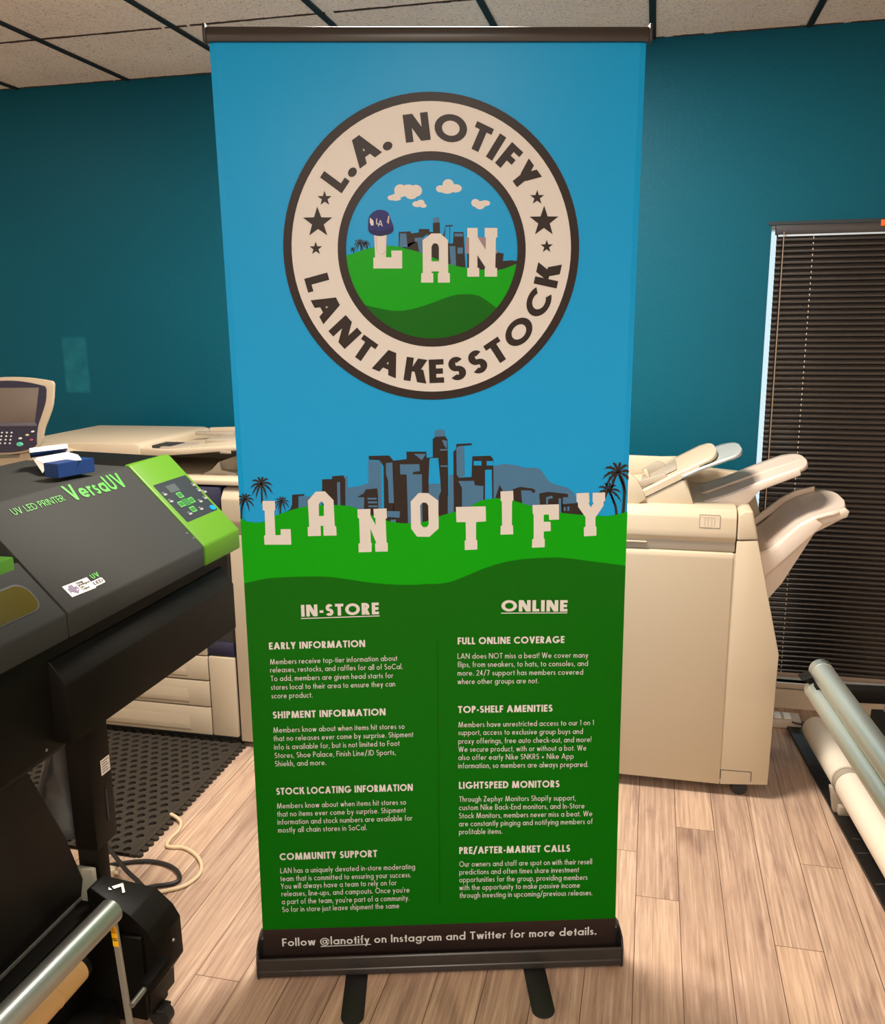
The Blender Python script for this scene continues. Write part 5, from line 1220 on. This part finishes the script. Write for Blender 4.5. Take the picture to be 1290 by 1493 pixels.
while n < MN1:
    u = MU1 - .03 - pit / 2 - (pit / 2 if j % 2 else 0)
    if j % 2: add_box(mt, MU1 - .03 - pit / 2, MU1 - .029, n - pit * .434, n + pit * .434, .001, .0108)
    while u > -1.75: hole_cell(mt, u, n, .012); u -= pit
    n += pit * .866; j += 1
add_box(mt, -1.78, MU1 - .012, MN0, MN1 + .005, .0003, .0014); add_box(mt, MU1 - .0302, MU1 - .012, MN0, MN1 + .005, .001, .0108)
k = 0; n = MN0 + .012
while n < MN1:                       # interlocking edge teeth
    add_prism(mt, [(MU1 - .014, n - .008)] + [(MU1 - .002 + .009 * math.cos(t), n + .010 * math.sin(t)) for t in [-1.9 + 3.8 * i / 8 for i in range(9)]] + [(MU1 - .014, n + .008)], .0005, .0088, 'z')
    n += .0285
bmesh.ops.recalc_face_normals(mt, faces=mt.faces)
mo = link_mesh('rubber_floor_mat', mt, mat('dark_rubber_mat', srgb(52, 46, 38), .6, spec=.3), None)
mo.rotation_euler = (0, 0, ROT); tag(mo, 'black rubber mat with round drainage holes in front of the beige copier', 'mat')
def floor_cable(name, label, pix, r, m, zs=None):
    pts = []
    for i, p in enumerate(pix):
        z = r + .0005 if zs is None else zs[i]; u, n, _ = pic_floor(p[0], p[1], z); pts.append((u, n, z))
    bm = bmesh.new(); add_tube(bm, smooth_path(pts, 8), r, 10)
    o = link_mesh(name, bm, m, None, smooth=60); o.rotation_euler = (0, 0, ROT)
    return tag(o, label, 'cable')
floor_cable('beige_cable', 'cream cable curling across the planks beside the rubber mat', [(249, 1187), (259, 1193), (264, 1200), (260, 1211), (249, 1222), (243, 1232), (250, 1235), (268, 1236), (284, 1245), (293, 1258), (292, 1272), (281, 1284), (265, 1293), (245, 1298), (222, 1303), (200, 1311)], .0056, mat('cream_cable', srgb(206, 184, 148), .5), [.014, .012, .007] + [.006] * 13)
floor_cable('black_cable', 'black cable looping on the floor behind the take-up unit', [(150, 1263), (175, 1259), (200, 1256), (222, 1256), (244, 1261), (258, 1270), (262, 1281), (255, 1287), (242, 1290), (225, 1292), (205, 1297), (185, 1306)], .0062, mat('black_cable_sheath', (.012, .011, .01), .45))
floor_cable('black_cable', 'short straight black cable running down from the printer post to the take-up unit', [(152, 1226), (158, 1236), (172, 1254), (186, 1271), (200, 1284), (214, 1299)], .0062, mat('black_cable_sheath', (.012, .011, .01), .45), [.06, .052, .04, .03, .021, .021])
u, n, _ = pic_floor(163, 1270, .012)
pg = thing('cable_plug', 'small ivory plug on the floor between the rubber mat and take-up unit', 'plug', room(u, n), ROT)
box('plug_body', pg, mat('ivory_plastic', srgb(222, 208, 176), .5), -.016, .012, -.012, .012, .0005, .022, bev=.003)
cyl('plug_collar', pg, mat('ivory_plastic', srgb(222, 208, 176), .5), (.012, 0, .011), (.024, 0, .011), .007, 14)

# ================================================================== ROLL STAND ON THE RIGHT
QA = math.radians(10.0); QROT = -QA
QU = Vector((math.cos(QA), -math.sin(QA), 0)); QN = Vector((math.sin(QA), math.cos(QA), 0))
def qw(a, b, z=0.0): return QU * a + QN * b + Vector((0, 0, z))
M_TUBE = mat('satin_aluminium_tube', (.60, .66, .60), .36, metal=.85)
rs = thing('roll_stand', 'black media roll stand carrying two long silver tubes at the right edge', 'stand', qw(1.0, .1), QROT)
def Q(a, b, z): return (a - 1.0, b - .1, z)
def rbar(name, a, z, b0, b1, r):
    o = cyl(name, rs, M_TUBE, Q(a, b0, z), Q(a, b1, z), r, 40)
    return o
tb = rbar('silver_tube', .885, .705, .222, -1.3, .0255)
cyl('tube_collar', tb, mat('tube_end_band', (.50, .55, .52), .3, metal=.85), Q(.885, .223, .705), Q(.885, .196, .705), .0262, 40)
bm = bmesh.new()
for bb, ang in ((.214, 78), (.203, 70)):
    t = math.radians(ang); c_ = Vector(Q(.885, bb, .705)) + Vector((math.cos(t), 0, math.sin(t))) * .0262
    add_box(bm, c_.x - .008, c_.x + .008, c_.y - .0022, c_.y + .0022, c_.z - .001, c_.z + .0012)
link_mesh('tube_slot', bm, M_INK, tb)
rbar('silver_tube', .870, .662, .205, -1.3, .0225)
box('tube_hanger', rs, M_DBODY, .86 - 1, 1.12 - 1, .15 - .1, .18 - .1, .655, .690, bev=.003)
prism('tube_hanger', rs, M_DBODY, [(.835 - 1, .688), (.875 - 1, .705), (.89 - 1, .69), (.87 - 1, .675)], .19 - .1, .23 - .1, 'y', bev=.002)
prism('side_frame', rs, M_DBODY, [(1.27 - 1, .012), (1.20 - 1, .58), (1.10 - 1, .66), (1.12 - 1, .69), (1.42 - 1, .69), (1.46 - 1, .012)], .13 - .1, .19 - .1, 'y', bev=.004)
box('cross_beam', rs, M_DBODY, 1.16 - 1, 1.55 - 1, -1.2 - .1, .66 - .1, .30, .42, bev=.004)
box('rear_leg', rs, M_DBODY, 1.32 - 1, 1.44 - 1, .55 - .1, .62 - .1, .012, .30, bev=.004)
bm = bmesh.new(); add_box(bm, 1.19 - 1, 1.25 - 1, .63 - .1, .65 - .1, .42, .44, bev=.002); link_mesh('grey_clip', bm, M_STEEL, rs)
bxw = thing('white_adapter_box', 'small white adapter box sitting on the black stand beam', 'box', qw(1.235, .45, .421), QROT)
box('case', bxw, mat('off_white_plastic', srgb(214, 206, 190), .45), -.035, .05, -.05, .05, 0, .05, bev=.004)
cyl('connector', bxw, M_STEEL, (-.02, .052, .03), (-.02, .075, .03), .008, 14)
# rolls of white media on the floor
def roll(label, a, b0, b1, r, z):
    t = thing('media_roll', label, 'roll', qw(a, (b0 + b1) / 2, z - r), QROT, 'white media rolls under the stand')
    h = (b1 - b0) / 2
    cyl('rolled_media', t, mat('cream_media', srgb(226, 216, 196), .55), (0, -h, r), (0, h, r), r, 40)
    for s in (-1, 1): cyl('roll_flange', t, mat('roll_end', srgb(200, 190, 170), .5), (0, s * h, r), (0, s * (h + .006), r), r * .97, 40)
    return t
MATZ = .012
roll('cream media roll lying on the black strip nearest the window', 1.165, .82, 1.17, .046, .062 + .046)
roll('longer cream media roll on the black strip behind the silver tubes', 1.166, -.6, .772, .047, .062 + .047)
def cradle(label, b, a=1.165):
    t = thing('roll_cradle', label, 'bracket', qw(a, b, MATZ), QROT)
    m = mat('taupe_bracket', srgb(168, 156, 138), .5)
    box('cradle_base', t, m, -.03, .03, -.03, .03, .0, .03, bev=.003)
    prism('cradle_plate', t, m, [(-.04, .0), (-.05, .058), (-.056, .085), (-.046, .085), (-.03, .058), (.03, .058), (.05, .085), (.05, 0)], -.012, .012, 'y', bev=.004)
    cyl('cradle_hub', t, m, (0, -.014, .096), (0, .014, .096), .044, 30)
    return t
cradle('taupe bracket holding the gap between the two cream media rolls', .797)
bm = bmesh.new(); rnd = random.Random(11); add_box(bm, 1.125, 1.50, -1.2, 1.44, .0005, .012, bev=.002)
for i in range(34):
    b = -1.0 + i * .072 + rnd.uniform(-.02, .02); a0 = 1.128 + rnd.uniform(0, .02); sk = rnd.uniform(-.02, .01)
    v = [(a0, b, .0125), (a0 + .05, b + sk, .0135), (a0 + .05, b + sk + .0018, .0135), (a0, b + .0018, .0125)]
    bm.faces.new([bm.verts.new(p) for p in v]).material_index = 1 if i % 3 else 0
fl = link_mesh('black_floor_strip', bm, [mat('creased_black_film', (.010, .009, .008), .35, spec=.35), mat('pale_crease', srgb(96, 92, 88), .5)], None); fl.rotation_euler = (0, 0, QROT)
tag(fl, 'creased black film strip on the floor under the cream media rolls', 'mat')
# black sheet hanging under the tube end and its loose tail
tl = bmesh.new(); pts = []
for i, p in enumerate(((1146, 1045), (1152, 1051), (1162, 1055), (1176, 1056), (1190, 1050))):
    v = on_z(*p, .03 + .0 * i); pts.append(v)
add_tube(tl, smooth_path(pts, 6), .003, 8)
tg = link_mesh('thin_black_wire', tl, M_INK, None); tag(tg, 'thin black wire lying at the far end of the black strip', 'wire')
# power strip by the wall
pw = thing('power_strip', 'off-white power strip lying on the floor below the blind', 'power strip', room(.96, 1.52), ROT)
box('strip_case', pw, mat('off_white_case', srgb(196, 182, 164), .5), -.10, .085, -.035, .045, .0005, .035, bev=.006)
for x in (-.0, .035): 
    s_ = box('socket', pw, mat('white_socket', srgb(240, 236, 228), .4), x - .012, x + .014, -.02, .03, .033, .040, bev=.002)
